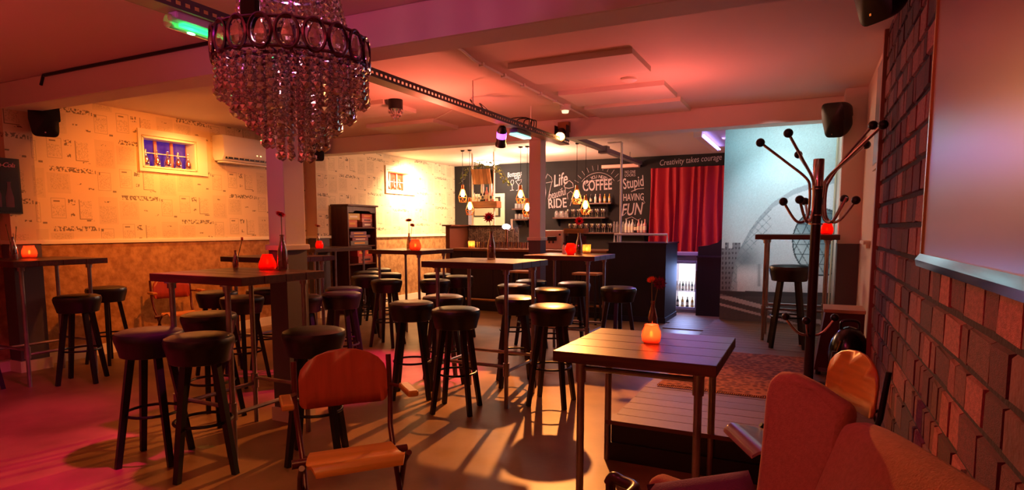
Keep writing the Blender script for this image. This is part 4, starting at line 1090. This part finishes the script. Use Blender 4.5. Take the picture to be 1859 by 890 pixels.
DAMASK = node_print('damask tile', (150, 138, 128), (40, 38, 50), [('dark', .0, .02, .0, .16), ('dark', .03, .06, .03, .13), ('half', .07, .11, .02, .10), ('blot', .02, .11, .0, .16), ('dark', .085, .1, .12, .16)], (.12, .17), ('X', 'Z'), .3)
MB().box((-1.40, .60, 1.06), (-.40, .64, 1.43)).build('tile_splashback', DAMASK, bar, smooth=0, label='patterned dark tile splashback')
MB().box((-1.42, .56, 1.43), (-.38, .70, 1.455)).build('splashback_shelf', BLACKW, bar, smooth=0)
# glasses in two rows on the bar
tumb = MB().lathe([(.026, 0), (.03, .11), (.0285, .11), (.025, .006), (0, .005)], 12).mesh('tumbler', TGLASS2)
for i in range(22):
    u = 868 + 4.2 * i; p_ = aty(u, 450, 9.2 if i % 2 else 9.32)
    if -3.3 < p_.x: break
    tag(inst('tumbler', tumb, None, (p_.x, p_.y, 1.06)), 'straight drinking glass in the close row on the bar top', 'glass', 'glasses lined up on the bar')
candle(Vector((aty(856, 450, 9.2).x, 9.2, 1.06)), CLEARGL, 'clear straight candle glass at left end of the bar top', 1.4, 'straight')
tp = tag(empty('beer_tap', (aty(920, 450, 9.45).x, 9.45, 1.06)), 'chrome beer tap with white lit oval head on the bar', 'beer tap')
MB().lathe([(.06, 0), (.06, .02), (.028, .04), (.028, .30), (.04, .33)], 14).build('column', CHROME, tp)
MB().ball((0, -.02, .37), .055, 14, 8, (1.5, .5, .9)).build('badge', mat('lit tap badge', (245, 245, 255), .3, emit=((240, 240, 255), 2.2)), tp)
MB().tube([(.03, 0, .30), (.16, -.02, .33), (.17, -.03, .25)], .012, 8).build('spout', CHROME, tp); MB().tube([(.10, 0, .33), (.09, 0, .5)], [.014, .02], 8).build('handle', WHITEPL, tp)
cm = tag(empty('coffee_machine', (aty(1004, 450, 9.35).x, 9.3, 1.06)), 'pale coffee machine with black spouts behind the middle column', 'coffee machine')
MB().box((-.17, 0, 0), (.17, .3, .31)).build('body', mat('machine panel', (222, 170, 150), .35), cm, smooth=0, bevel=(.01, 2))
MB().box((-.07, -.06, .14), (.09, 0, .21)).build('group_head', BLACKP, cm, smooth=0, bevel=(.01, 2)); MB().tube([(-.03, -.05, .14), (-.03, -.05, .1)], .012, 8).tube([(.04, -.05, .14), (.04, -.05, .1)], .012, 8).build('spout', BLACKP, cm)
for x in (-.13, .14): MB().lathe([(.016, 0), (.016, .02)], 12, Matrix.Translation((x, 0, .24)) @ Matrix.Rotation(R(90), 4, 'X')).build('knob', BLACKP, cm)
gr = tag(empty('coffee_grinder', (aty(1042, 450, 9.4).x, 9.4, 1.06)), 'wooden topped black box on the bar behind the red tulip candle', 'grinder')
MB().box((-.14, 0, 0), (.14, .2, .22)).build('body', BLACKP, gr, smooth=0); MB().box((-.17, -.03, .26), (.17, .23, .34)).build('wooden_lid', BARTOP, gr, smooth=0); MB().box((-.1, .02, .22), (.1, .18, .26)).build('neck', BLACKP, gr, smooth=0)
tag(MB().ball((0, 0, .045), .05, 12, 8, (1, 1, .9)).build('red_bowl', mat('red bowl', (200, 30, 34), .3), None, (aty(951, 440, 9.5).x, 9.5, 1.06)), 'small red round pot on the bar left of the middle column', 'pot')

# hanging bottle frame over the bar: two poles, planter, plank shelf
hf = tag(empty('bar_rack', (-5.2, 9.72, 1.455)), 'white pole rack over the bar with plank shelf and planter box', 'rack')
xa, xb = aty(858, 350, 9.72).x + 5.2, aty(897, 350, 9.72).x + 5.2
for x in (xa, xb):
    MB().tube([(x, 0, 0), (x, 0, ZC - 1.455)], .018, 10).build('pole', WHITEPL, hf); MB().lathe([(.035, 0), (.035, .012)], 12, Matrix.Translation((x, 0, 0))).build('foot_flange', WHITEPL, hf)
zs = [aty(880, v, 9.72).z - 1.455 for v in (378, 366, 335, 308)]
MB().box((xa - .02, -.09, zs[0]), (xb + .1, .09, zs[1])).build('plank_shelf', mat('rustic plank', (150, 92, 52), .6, noise=(6, .55), stretch=(.6, 7, 7)), hf, smooth=0, bevel=(.006, 1))
pw = (xb - xa - .06) / 5
for k in range(5):
    a = xa + .04 + pw * k
    MB().add([(a + .03, -.1, zs[2]), (a + pw + .025 - .01, -.1, zs[2]), (a + pw - .006, -.13, zs[3]), (a, -.13, zs[3]), (a + .03, -.08, zs[2]), (a + pw + .015, -.08, zs[2]), (a + pw - .006, -.11, zs[3]), (a, -.11, zs[3])], [(0, 1, 2, 3), (7, 6, 5, 4), (0, 3, 7, 4), (1, 5, 6, 2), (3, 2, 6, 7), (0, 4, 5, 1)]).build('planter_board', mat('planter board', (196, 140, 90), .6, noise=(7, .6), rnd=.4, stretch=(6, 6, .6)), hf, smooth=0)
MB().box((xa + .05, -.08, zs[2]), (xb - .02, .1, zs[2] + .02)).box((xa + .05, .08, zs[2]), (xb - .02, .1, zs[3])).build('planter_tray', BLACKW, hf, smooth=0)
plt = tag(empty('trailing_plant', (-5.2, 9.72, zs[3] + 1.455)), 'trailing green plant spilling from planter box over the bar', 'plant')
lv = MB(); rr0 = random.Random(5)
for k in range(150):
    sx = rr0.choice((-1, 1, 1)); x = xa + .05 + (xb - xa) * rr0.random(); ex = max(0, rr0.gauss(0, .5))
    if rr0.random() < .55: px_, pz_ = (xb + .02 + rr0.random() * .32 if sx > 0 else xa - .02 - rr0.random() * .22), 0
    else: px_, pz_ = x, 0
    d_ = max(0, px_ - xb, xa - px_); pz_ = .06 - d_ * 1.1 + rr0.uniform(-.05, .07)
    c = Vector((px_, rr0.uniform(-.12, .05), pz_)); sz = rr0.uniform(.022, .045)
    M_ = Matrix.Translation(c) @ Matrix.Rotation(rr0.uniform(0, 6.3), 4, 'Z') @ Matrix.Rotation(rr0.uniform(-1, 1), 4, 'X') @ Matrix.Rotation(rr0.uniform(-1, 1), 4, 'Y')
    lv.add([(-sz, 0, 0), (0, -sz * .45, .005), (sz, 0, 0), (0, sz * .45, .005)], [(0, 1, 2, 3)], M_)
o = lv.build('leaves', mat('leaf', (120, 132, 60), .6, rnd=.1), plt, smooth=0); o['kind'] = 'stuff'
MB().tube(smooth_curve([(xb - .05, -.05, .0), (xb + .1, -.1, .07), (xb + .25, -.1, -.1), (xb + .33, -.1, -.28)], 5), .005, 5).tube(smooth_curve([(xa + .05, -.05, .0), (xa - .1, -.1, .05), (xa - .2, -.1, -.15)], 5), .005, 5).build('stem', STEMG, plt)

NTH = ('first', 'second', 'third', 'fourth', 'fifth', 'sixth', 'seventh', 'eighth')
# bottles: one generic shape, several glasses
BOT = {}
for nm, rgb in (('amber', (150, 84, 30)), ('clear', (210, 200, 190)), ('green', (60, 84, 50)), ('dark', (34, 22, 22)), ('white', (226, 216, 206)), ('pink', (206, 130, 120)), ('gold', (214, 158, 60))):
    BOT[nm] = MB().lathe(bottle_profile(.28, .037, .013, .58), 14).mesh('glass', mat(nm + ' bottle', rgb, .15, coat=.4))
lab_me = MB().lathe([(.0378, .05), (.0378, .135)], 14).mesh('label_band', mat('paper label', (226, 206, 176), .7), smooth=60)
def bottle(p, kind, label, s=1.0, group='bar bottles', cat='bottle'):
    t = tag(empty('bottle', p), label, cat, group); inst('glass', BOT[kind], t, None, None, (s, s, s)); inst('label_band', lab_me, t, None, None, (s, s, s)); return t
zsh = zs[1] + 1.455
for k, (dx, kd, s) in enumerate(((.05, 'white', .55), (.11, 'white', .5), (.19, 'dark', .75), (.24, 'dark', .8), (.30, 'pink', .9), (.365, 'clear', .75), (.425, 'pink', .7))):
    bottle((-5.2 + xa + dx, 9.70, zsh), kd, kd + ' bottle on the rustic plank shelf of the bar rack, %s from left' % NTH[k], s, 'bottles on the plank shelf')
for k, u in enumerate((878, 893)):
    p_ = aty(u, 350, 9.66)
    t = tag(empty('spirit_optic', (p_.x, 9.62, zs[2] + 1.455)), 'upside down spirit bottle under the planter box, %s of two' % ('left', 'right')[k], 'bottle', 'upside down bottles')
    inst('glass', BOT['clear'], t, (0, 0, 0), (math.pi, 0, 0), (.8, .8, .8)); MB().lathe([(.02, -.26), (.02, -.21)], 10).build('dispenser', BLACKP, t)

# service hatch in the back wall
hx0, hx1 = aty(851, 380, YB).x, aty(917, 380, YB).x; hz0, hz1 = aty(890, 411, YB).z, aty(890, 352, YB).z
sh_ = tag(empty('service_hatch', (hx0, YB - .001, hz0)), 'pale green service hatch with dark framed window in chalkboard wall', 'hatch')
PALE = mat('pale green paint', (176, 180, 150), .6)
MB().box((.1, -.02, 0), (hx1 - hx0, -.001, hz1 - hz0)).build('panel', PALE, sh_, smooth=0)
wz = .2; MB().box((.12, -.026, wz), (hx1 - hx0 - .10, -.02, hz1 - hz0 - .07)).build('window_frame', BLACKW, sh_, smooth=0)
MB().box((.16, -.03, wz + .03), (hx1 - hx0 - .15, -.026, hz1 - hz0 - .1)).build('pane', mat('dim pane', (150, 138, 110), .25), sh_, smooth=0)
MB().box((0, -.02, 0), (.1, -.001, .34)).build('side_panel', mat('bluish grey panel', (120, 116, 130), .5), sh_, smooth=0)

# wall shelves with bottles and glassware
SHELFM = mat('shelf board', (92, 58, 46), .45)
wine = MB().lathe([(.028, 0), (.028, .004), (.004, .012), (.004, .07), (.022, .09), (.03, .12), (.026, .155), (.0245, .155), (.028, .12), (.02, .092), (0, .08)], 12).mesh('wine_glass', TGLASS2)
mug = MB().lathe([(.03, 0), (.033, .01), (.033, .09), (.03, .09), (.029, .012), (0, .01)], 12).mesh('mug', FROST)
jar = MB().lathe([(.036, 0), (.04, .02), (.04, .13), (.026, .16), (.026, .19), (0, .19)], 14).mesh('storage_jar', FROST)
def shelf(u0, u1, v, label, depth=.2):
    a, b_ = aty(u0, v, YB - depth), aty(u1, v, YB - depth)
    t = tag(empty('wall_shelf', (a.x, YB - depth, a.z)), label, 'shelf')
    MB().box((0, 0, -.025), (b_.x - a.x, depth, 0)).build('board', SHELFM, t, smooth=0)
    for x in (.08, b_.x - a.x - .08): MB().prism([(0, -.025), (depth, -.025), (depth, -.17), (depth - .03, -.17), (.02, -.05)], x - .012, x + .012, Matrix(((0, 0, 1, 0), (1, 0, 0, 0), (0, 1, 0, 0), (0, 0, 0, 1)))).build('bracket', BLACKW, t, smooth=0)
    return a.x, b_.x, a.z
x0, x1, zz = shelf(1046, 1109, 369, 'short upper wall shelf with labelled bottles under the coffee lettering')
for k in range(7): bottle((x0 + .08 + (x1 - x0 - .14) * k / 6, YB - .1, zz), ('dark', 'amber', 'dark', 'white', 'pink', 'gold', 'gold')[k], 'labelled %s bottle on the short shelf under the coffee lettering, %s from left' % (('dark', 'amber', 'dark', 'white', 'pink', 'gold', 'gold')[k], NTH[k]), .62, 'bottles on the upper wall shelf')
x0, x1, zz = shelf(1003, 1098, 395, 'middle wall shelf crowded with stemmed glasses')
for k in range(17):
    xx = x0 + .06 + (x1 - x0 - .1) * k / 16
    tag(inst('wine_glass' if k > 3 else 'mug', wine if k > 3 else jar, None, (xx, YB - .13 + .06 * (k % 2), zz), None, (1, 1, 1 if k > 3 else .7)), 'glass on the middle wall shelf' if k > 3 else 'frosted jar at left end of the middle wall shelf, %s of four' % NTH[min(k, 6)], 'glass', 'glasses on the middle wall shelf' if k > 3 else 'jars on the middle wall shelf')
x0, x1, zz = shelf(1026, 1174, 422, 'long lower wall shelf with rows of glasses and bottles')
for k in range(26):
    xx = x0 + .08 + (x1 - x0 - .14) * k / 25
    if k < 15: tag(inst('wine_glass', wine, None, (xx, YB - .14 + .06 * (k % 2), zz), None, (1.05, 1.05, 1.1)), 'stemmed glass on left part of the long lower shelf', 'glass', 'glasses on the long lower shelf')
    elif k < 19: tag(inst('storage_jar', jar, None, (xx, YB - .1, zz), None, (.72, .72, 1.1)), 'frosted jar in the middle of the long lower shelf, %s of four' % NTH[k - 15], 'jar', 'jars on the long lower shelf')
    else: bottle((xx, YB - .1, zz), ('clear', 'white', 'clear', 'dark', 'pink', 'clear', 'pink')[k - 19], '%s bottle on right part of the long lower shelf, %s there from left' % (('clear', 'white', 'clear', 'dark', 'pink', 'clear', 'pink')[k - 19], NTH[k - 19]), .8 + .1 * (k % 2), 'bottles on the long lower shelf')
x0, x1, zz = shelf(929, 958, 398, 'small glass shelf at left of the middle column'); x2, x3, z2_ = shelf(929, 958, 379, 'small upper shelf at left of the middle column')
for k in range(5):
    tag(inst('mug', mug, None, (x0 + .06 + .075 * k, YB - .1, zz), None, (1, 1, 1.2)), 'cup on the small glass shelf left of the middle column, %s from left' % NTH[k], 'cup', 'cups on the small lower shelf')
    tag(inst('mug', mug, None, (x2 + .06 + .075 * k, YB - .1, z2_), None, (1, 1, 1.2)), 'cup on the small upper shelf left of the middle column, %s from left' % NTH[k], 'cup', 'cups on the small upper shelf')
shl = aty(1135, 301, YB - .15)
tag(MB().box((-.36, 0, -.03), (.36, .14, .03)).build('wall_light', mat('pale lamp cover', (230, 180, 160), .4), None, (aty(1125, 301, YB - .15).x, YB - .15, shl.z), smooth=0), 'long pale wall lamp box above the chalk lettering', 'wall lamp')

# black end counter with rail and pole
kc = tag(empty('end_counter', (-2.3, 9.0, 0)), 'black box counter at right end of the bar with white rail', 'counter')
MB().box((-.44, 0, 0), (.43, .85, 1.17)).build('body', mat('matt black panel', (9, 6, 9), .65), kc, smooth=0)
MB().box((-.46, -.02, 1.17), (.45, .87, 1.19)).build('top', BLACKW, kc, smooth=0)
MB().box((-.45, -.012, 0), (.442, 0, .08)).box((.43, -.012, 0), (.442, .86, .08)).build('skirting', mat('dark blue skirting', (20, 22, 44), .5), kc, smooth=0)
MB().tube([(-.38, .1, 1.19), (-.38, .1, 1.31), (.42, .1, 1.31), (.42, .1, 1.19)], .016, 8).build('rail', WHITEPL, kc)
MB().tube([(-.30, .14, 1.19), (-.30, .14, 2.70)], .018, 8).tube([(-.30, .14, 2.70), (-.52, .14, 2.70)], .012, 8).build('pole', WHITEPL, kc)
MB().tube([(-.33, .1, 1.19), (-.33, .1, 1.31)], .012, 8).build('post', WHITEPL, kc)

# under counter fridge
fg = tag(empty('bar_fridge', (-1.82, 10.3, 0.012)), 'small glass door bar fridge lit white inside between black counters', 'fridge')
FRW = mat('fridge steel', (150, 146, 170), .35, .4)
MB().box((-.22, .05, 0), (.22, .08, .95)).build('face_frame', FRW, fg, smooth=0) if False else None
bx = MB()
for a, b_ in (((-.22, 0, 0), (-.19, .5, .94)), ((.19, 0, 0), (.22, .5, .94)), ((-.22, 0, 0), (.22, .5, .05)), ((-.22, 0, .85), (.22, .5, .94)), ((-.22, .47, 0), (.22, .5, .94))): bx.box(a, b_)
bx.build('cabinet', FRW, fg, smooth=0)
MB().box((-.185, .455, .06), (.185, .465, .84)).box((-.18, .03, .838), (.18, .44, .846)).build('light_panel', mat('fridge light', (230, 245, 255), .5, emit=((205, 232, 255), 6)), fg, smooth=0)
for z_ in (.34, .06): MB().box((-.188, .03, z_), (.188, .45, z_ + .012)).build('shelf', WHITEPL, fg, smooth=0)
dr = MB().box((-.215, -.03, .04), (-.17, 0, .86)).box((.17, -.03, .04), (.215, 0, .86)).box((-.17, -.03, .81), (.17, 0, .86)).box((-.17, -.03, .04), (.17, 0, .09)).build('door', FRW, fg, smooth=0, bevel=(.008, 2))
MB().box((-.17, -.018, .09), (.17, -.012, .81)).build('pane', TGLASS, dr, smooth=0); MB().box((.18, -.05, .4), (.2, -.03, .7)).build('handle', CHROME, dr, smooth=0)
MB().box((-.225, -.04, .945), (.215, .5, .99)).build('worktop', mat('lilac grey worktop', (170, 150, 176), .4), fg, smooth=0)
for k in range(7): bottle((-1.82 - .15 + .05 * k, 10.42, .366), ('clear', 'clear', 'green', 'clear', 'clear', 'green', 'clear')[k], 'small bottle on middle shelf of the lit bar fridge, %s from left' % NTH[k], .55, 'bottles in the fridge')
for k in range(4): bottle((-1.82 - .13 + .08 * k, 10.42, .086), ('dark', 'gold', 'dark', 'gold')[k], 'bottle on bottom shelf of the lit bar fridge, %s from left' % NTH[k], .62, 'bottles at fridge bottom')
area('fridge_light', (-1.82, 10.24, .55), (-1.75, 9.2, 0), (.3, .45, 1.0), 14, .3, .6)

# black cabinet right of the fridge with raised curved lid
bc = tag(empty('black_cabinet', (-1.38, 9.98, 0.012)), 'black cabinet with curved raised lid beneath the red curtain', 'cabinet')
MB().box((-.2, 0, 0), (.22, .6, .93)).build('body', BLACKW, bc, smooth=0); MB().box((-.21, -.015, .93), (.23, .6, .955)).build('top', mat('edge lit black', (40, 34, 46), .3), bc, smooth=0)
MB().prism([(-.2, .955), (.22, .955), (.22, 1.33), (.17, 1.25), (.1, 1.17), (-.05, 1.12), (-.2, 1.1)], .05, .5, Matrix(((1, 0, 0, 0), (0, 0, 1, 0), (0, 1, 0, 0), (0, 0, 0, 1)))).build('lid', BLACKW, bc, smooth=0)

# pendant cage lamps over the bar
cage = MB(); hs = [(.022, 0), (.085, -.17), (.055, -.25)]
for k in range(6):
    a = 2 * math.pi * k / 6; a2 = a + math.pi / 6; a3 = a - math.pi / 6
    P0 = (hs[0][0] * math.cos(a), hs[0][0] * math.sin(a), 0); P1 = (hs[1][0] * math.cos(a), hs[1][0] * math.sin(a), hs[1][1]); P2 = (hs[2][0] * math.cos(a2), hs[2][0] * math.sin(a2), hs[2][1]); P3 = (hs[2][0] * math.cos(a3), hs[2][0] * math.sin(a3), hs[2][1])
    Pn = (hs[1][0] * math.cos(a + math.pi / 3), hs[1][0] * math.sin(a + math.pi / 3), hs[1][1])
    for s_, e_ in ((P0, P1), (P1, P2), (P1, P3), (P1, Pn), (P3, P2)): cage.tube([s_, e_], .0045, 5)
cage_me = cage.mesh('cage', mat('copper wire', (230, 150, 80), .35, .8))
sock_me = MB().lathe([(.02, .05), (.024, .04), (.024, -.02), (.018, -.03)], 12).mesh('socket', mat('copper socket', (200, 120, 60), .4, .7))
bulb_me = MB().lathe([(.012, -.03), (.02, -.05), (.036, -.1), (.034, -.13), (.02, -.155), (0, -.162)], 14).mesh('bulb', mat('lit bulb', (255, 220, 160), .4, emit=((255, 205, 130), 40)))
for k, (u, v, lab) in enumerate(((840, 341, 'left'), (853, 364, 'left'), (945, 342, 'middle'), (957, 366, 'middle'), (1047, 342, 'right'), (1063, 361, 'right'))):
    p_ = aty(u, v, 9.3)
    t = tag(empty('pendant_lamp', p_), 'copper cage pendant lamp over the bar, %s of the %s pair' % (('higher', 'lower')[k % 2], lab), 'pendant lamp', 'cage pendant lamps')
    inst('cage', cage_me, t); inst('socket', sock_me, t); inst('bulb', bulb_me, t)
    MB().tube([(0, 0, .05), (0, 0, ZC - p_.z)], .004, 5).build('cord', BLACKP, t); MB().lathe([(.03, ZC - p_.z - .02), (.04, ZC - p_.z)], 12).build('canopy', BLACKM, t)
# ceiling lamp by the chalkboard wall and the violet tube lamp
cl = tag(empty('ceiling_light', (-5.83, 10.95, ZC)), 'bright oval ceiling light above the planter box', 'ceiling light')
MB().lathe([(.24, 0), (.24, -.025)], 24).build('base', WHITEPL, cl); MB().lathe([(.22, -.025), (.2, -.06), (.1, -.085), (0, -.09)], 24).build('diffuser', mat('lit diffuser', (255, 250, 235), .5, emit=((255, 246, 225), 9)), cl)
tb = tag(empty('tube_lamp', (-1.46, 9.85, ZC)), 'white tube lamp fixture with violet blue glow on the bar ceiling', 'tube lamp')
MB().box((-.05, -.9, -.075), (.05, .9, 0)).build('housing', WHITEPL, tb, smooth=0); MB().box((-.055, -.92, -.08), (.055, -.85, 0)).build('end_cap', WHITEPL, tb, smooth=0)
MB().tube([(.075, -.85, -.05), (.075, .85, -.05)], .014, 10).build('tube', mat('violet tube', (210, 200, 255), .4, emit=((150, 140, 255), 8)), tb)
tb2 = tag(empty('tube_lamp', (-.35, 7.5, 2.66)), 'slim tube lamp behind the far beam lighting the mural', 'tube lamp')
MB().box((-.65, -.045, -.02), (.65, 0, .03)).build('housing', WHITEPL, tb2, smooth=0); MB().tube([(-.6, .005, -.03), (.6, .005, -.03)], .013, 10).build('tube', mat('cool tube', (220, 245, 255), .4, emit=((200, 240, 255), 6)), tb2)

# ------------------------------------------------------------------ coat stand on the stage
cs = tag(empty('coat_stand', (.04, 4.81, ST)), 'dark coat stand with chrome arms and black ball tips on the stage', 'coat stand')
cz_ = lambda v: 1.4 - (v - 415) / 257 - ST
MB().tube([(0, 0, 0), (0, 0, cz_(340))], .033, 14).build('post', mat('dark plum lacquer', (38, 14, 24), .3), cs)
MB().lathe([(.036, cz_(340)), (.036, cz_(292)), (.034, cz_(291))], 16).build('top_cap', CHROME, cs)
MB().lathe([(.0, 0), (.2, 0), (.2, .015), (.04, .04)], 20).build('base', mat('dark plum lacquer', (38, 14, 24)), cs)
for v in (345, 392, 408): MB().lathe([(.05, cz_(v)), (.05, cz_(v) + .008)], 16).build('collar', CHROME, cs)
# azimuths measured in the camera's screen plane: right vector _rt
def az(sx, dep): return Vector((sx, dep, 0))
for sx, dep, zb, zl in ((-.37, -.20, cz_(263), cz_(367)), (-.19, -.38, cz_(256), None), (-.14, .42, cz_(270), cz_(364)), (.31, -.06, cz_(240), cz_(366)), (.30, .28, cz_(262), cz_(361)), (.345, -.33, cz_(250), cz_(362))):
    d_ = az(sx, dep); dn = d_.normalized()
    low = dn * (.24) + Vector((0, 0, (zl or cz_(365))))
    path = smooth_curve([d_ + Vector((0, 0, zb)), d_ * .55 + Vector((0, 0, zb * .45 + cz_(325) * .55)), dn * .085 + Vector((0, 0, cz_(325))), dn * .055 + Vector((0, 0, cz_(345))), dn * .055 + Vector((0, 0, cz_(385))), dn * .085 + Vector((0, 0, cz_(402))), dn * .15 + Vector((0, 0, cz_(400))), low], 5)
    o = MB().tube(path, .0095, 8).build('hook_arm', CHROME, cs)
    MB().ball(d_ + Vector((0, 0, zb)), .03, 14, 10).build('ball_tip', BLACKP, o)
    if sx < .34: MB().ball(low, .029, 14, 10).build('ball_tip', BLACKP, o)
for sx, dep in ((-.165, -.05), (-.03, -.2), (.15, .05)):
    d_ = az(sx, dep)
    o = MB().tube(smooth_curve([(0, 0, cz_(612)), d_ * .5 + Vector((0, 0, cz_(606))), d_ + Vector((0, 0, cz_(580)))], 6), .009, 8).build('umbrella_arm', CHROME, cs)
    MB().ball(d_ + Vector((0, 0, cz_(577))), .028, 14, 10).build('ball_tip', BLACKP, o)

# ------------------------------------------------------------------ bookshelf with game boxes
bs = tag(empty('bookshelf', (XL + .03, 8.06, 0)), 'dark wooden bookshelf with game boxes against the left wall', 'bookshelf')
BW = mat('brown shelf wood', (96, 48, 30), .4, noise=(5, .65), stretch=(6, 6, .7))
sh = MB().box((0, -.36, 0), (.34, -.335, 1.76)).build('side_panel', BW, bs, smooth=0); MB().box((0, .335, 0), (.34, .36, 1.76)).build('side_panel', BW, bs, smooth=0)
MB().box((0, -.335, .05), (.012, .335, 1.76)).build('back_panel', BW, bs, smooth=0)
zsv = [.05, .48, .88, 1.19, 1.47]
for z_ in (.05, .48, .88, 1.19, 1.47): pass
zsv = [.05, .42, .80, 1.10, 1.40]
for z_ in zsv: MB().box((.012, -.335, z_), (.33, .335, z_ + .02)).build('shelf', BW, bs, smooth=0)
MB().box((0, -.39, 1.76), (.375, .39, 1.79)).build('cornice', BW, bs, smooth=0, bevel=(.01, 2))
MB().prism([(-.335, 1.76), (-.335, 1.66), (-.23, 1.66), (-.18, 1.69), (.18, 1.69), (.23, 1.66), (.335, 1.66), (.335, 1.76)], .32, .34, Matrix(((0, 0, 1, 0), (1, 0, 0, 0), (0, 1, 0, 0), (0, 0, 0, 1)))).build('arched_rail', BW, bs, smooth=0)
def gbox(y0, y1, z0_, h_, rgb, lab, d_=.22):
    t = tag(empty('game_box', (XL + .1, (y0 + y1) / 2 + 8.06, z0_)), lab, 'box', 'game boxes on the bookshelf')
    w_ = y1 - y0
    MB().box((0, -w_ / 2, 0), (d_, w_ / 2, h_)).build('box_body', mat('box %d %d %d' % rgb, rgb, .5), t, smooth=0, bevel=(.004, 1))
    MB().box((d_, -w_ * .3, h_ * .35), (d_ + .0012, w_ * .3, h_ * .65)).build('title_print', mat('box print %d' % (rgb[0] % 3), ((240, 220, 190), (60, 24, 40), (230, 160, 60))[rgb[0] % 3], .6), t, smooth=0)
z4, z3, z2 = 1.421, 1.121, .821
for a in ((-.31, .0, z4 + .12, .105, (216, 176, 84), 'yellow box on top of the orange box, top shelf'), (-.31, -.07, z4, .118, (200, 96, 40), 'orange box at left of the top bookshelf level'), (.06, .32, z4, .085, (150, 92, 84), 'brown printed box at bottom right of top shelf stack'), (.05, .32, z4 + .086, .065, (214, 140, 120), 'pink box in middle of top shelf stack'), (.05, .32, z4 + .152, .07, (206, 90, 66), 'red orange box on top of top shelf stack'),
          (-.24, .2, z3, .075, (122, 110, 96), 'grey green box at bottom of the second shelf stack'), (-.2, .2, z3 + .076, .05, (150, 80, 84), 'maroon box second in the second shelf stack'), (-.26, .26, z3 + .127, .045, (116, 70, 88), 'long plum box third in the second shelf stack'), (-.24, .16, z3 + .173, .055, (140, 90, 104), 'mauve box on top of the second shelf stack'),
          (-.06, .32, z2, .11, (178, 92, 70), 'printed red brown box low on the third shelf'), (-.08, .1, z2 + .111, .13, (200, 64, 50), 'red box left on the third shelf'), (.11, .3, z2 + .111, .12, (206, 76, 56), 'red box right on the third shelf')):
    gbox(*a)

# ------------------------------------------------------------------ rug, case and bag on the stage
RUGM = bpy.data.materials.new('patterned rug'); RUGM.use_nodes = True
_n = RUGM.node_tree; _b = _bsdf(RUGM); _tc = _n.nodes.new('ShaderNodeTexCoord'); _v = _n.nodes.new('ShaderNodeTexVoronoi'); _v.inputs['Scale'].default_value = 26
_r = _n.nodes.new('ShaderNodeValToRGB'); _e = _r.color_ramp.elements; _e[0].color = (*lin((66, 20, 18)), 1); _e[1].color = (*lin((150, 84, 58)), 1); _x = _e.new(.45); _x.color = (*lin((112, 44, 32)), 1)
_n.links.new(_tc.outputs['Object'], _v.inputs['Vector']); _n.links.new(_v.outputs['Distance'], _r.inputs[0]); _r.color_ramp.elements[2].position = .62
_n.links.new(_r.outputs[0], _b.inputs['Base Color']); _b.inputs['Roughness'].default_value = .95
rug = tag(empty('rug', (-.42, 5.18, ST)), 'worn red oriental rug lying on the stage planks', 'rug')
def rugf(a, b): return (-.54 + 1.0 * a + .012 * math.sin(b * 9), -.76 + 1.5 * b + .015 * math.sin(a * 8), .008 + .002 * math.sin(a * 17) * math.sin(b * 23))
MB().sheet(rugf, 30, 40, (0, 0, -.006)).build('rug_pile', RUGM, rug, smooth=60)
fgm = MB()
for k in range(70): xx = -.53 + .99 * k / 70; fgm.box((xx, -.80, .001), (xx + .006, -.755, .006))
fgm.build('fringe', mat('rug fringe', (176, 110, 80), .9), rug, smooth=0)
ca_ = tag(empty('equipment_case', (.26, 5.3, ST)), 'dark red equipment case with tan top beside the brick wall', 'case')
MB().add([(-.18, 0, .04), (.15, 0, .04), (.15, .34, .04), (-.18, .34, .04), (-.12, 0, .5), (.15, 0, .5), (.15, .34, .5), (-.12, .34, .5)], [(0, 3, 2, 1), (4, 5, 6, 7), (0, 1, 5, 4), (1, 2, 6, 5), (2, 3, 7, 6), (3, 0, 4, 7)]).build('case_body', mat('maroon vinyl', (70, 20, 26), .4), ca_, smooth=0)
MB().box((-.13, -.01, .5), (.155, .35, .525)).build('case_top', mat('tan board', (176, 132, 100), .5), ca_, smooth=0)
for x in (-.15, .12):
    for y_ in (.03, .3): MB().lathe([(.02, 0), (.02, .04)], 10, Matrix.Translation((x, y_, 0))).build('foot', BLACKP, ca_)
MB().box((-.15, -.012, .03), (.16, -.001, .06)).build('edge_strip', mat('grey edge', (120, 110, 120), .4, .5), ca_, smooth=0)
bg = tag(empty('bag', (.30, 5.06, ST)), 'glossy black bag with brass zip in front of the red case', 'bag')
MB().ball((0, 0, .22), .16, 18, 12, (.85, .9, 1.35)).build('bag_body', mat('glossy black vinyl', (10, 9, 11), .2), bg)
MB().tube([(-.11 + .01 * k, -.09 - .006 * k, .22 + .04 * k - .08) for k in range(6)], .006, 6).build('zip', mat('brass zip', (220, 170, 90), .3, .9), bg)
MB().tube(smooth_curve([(-.06, 0, .4), (-.05, 0, .47), (.05, 0, .47), (.06, 0, .4)], 6), .01, 8).build('handle', BLACKV, bg)
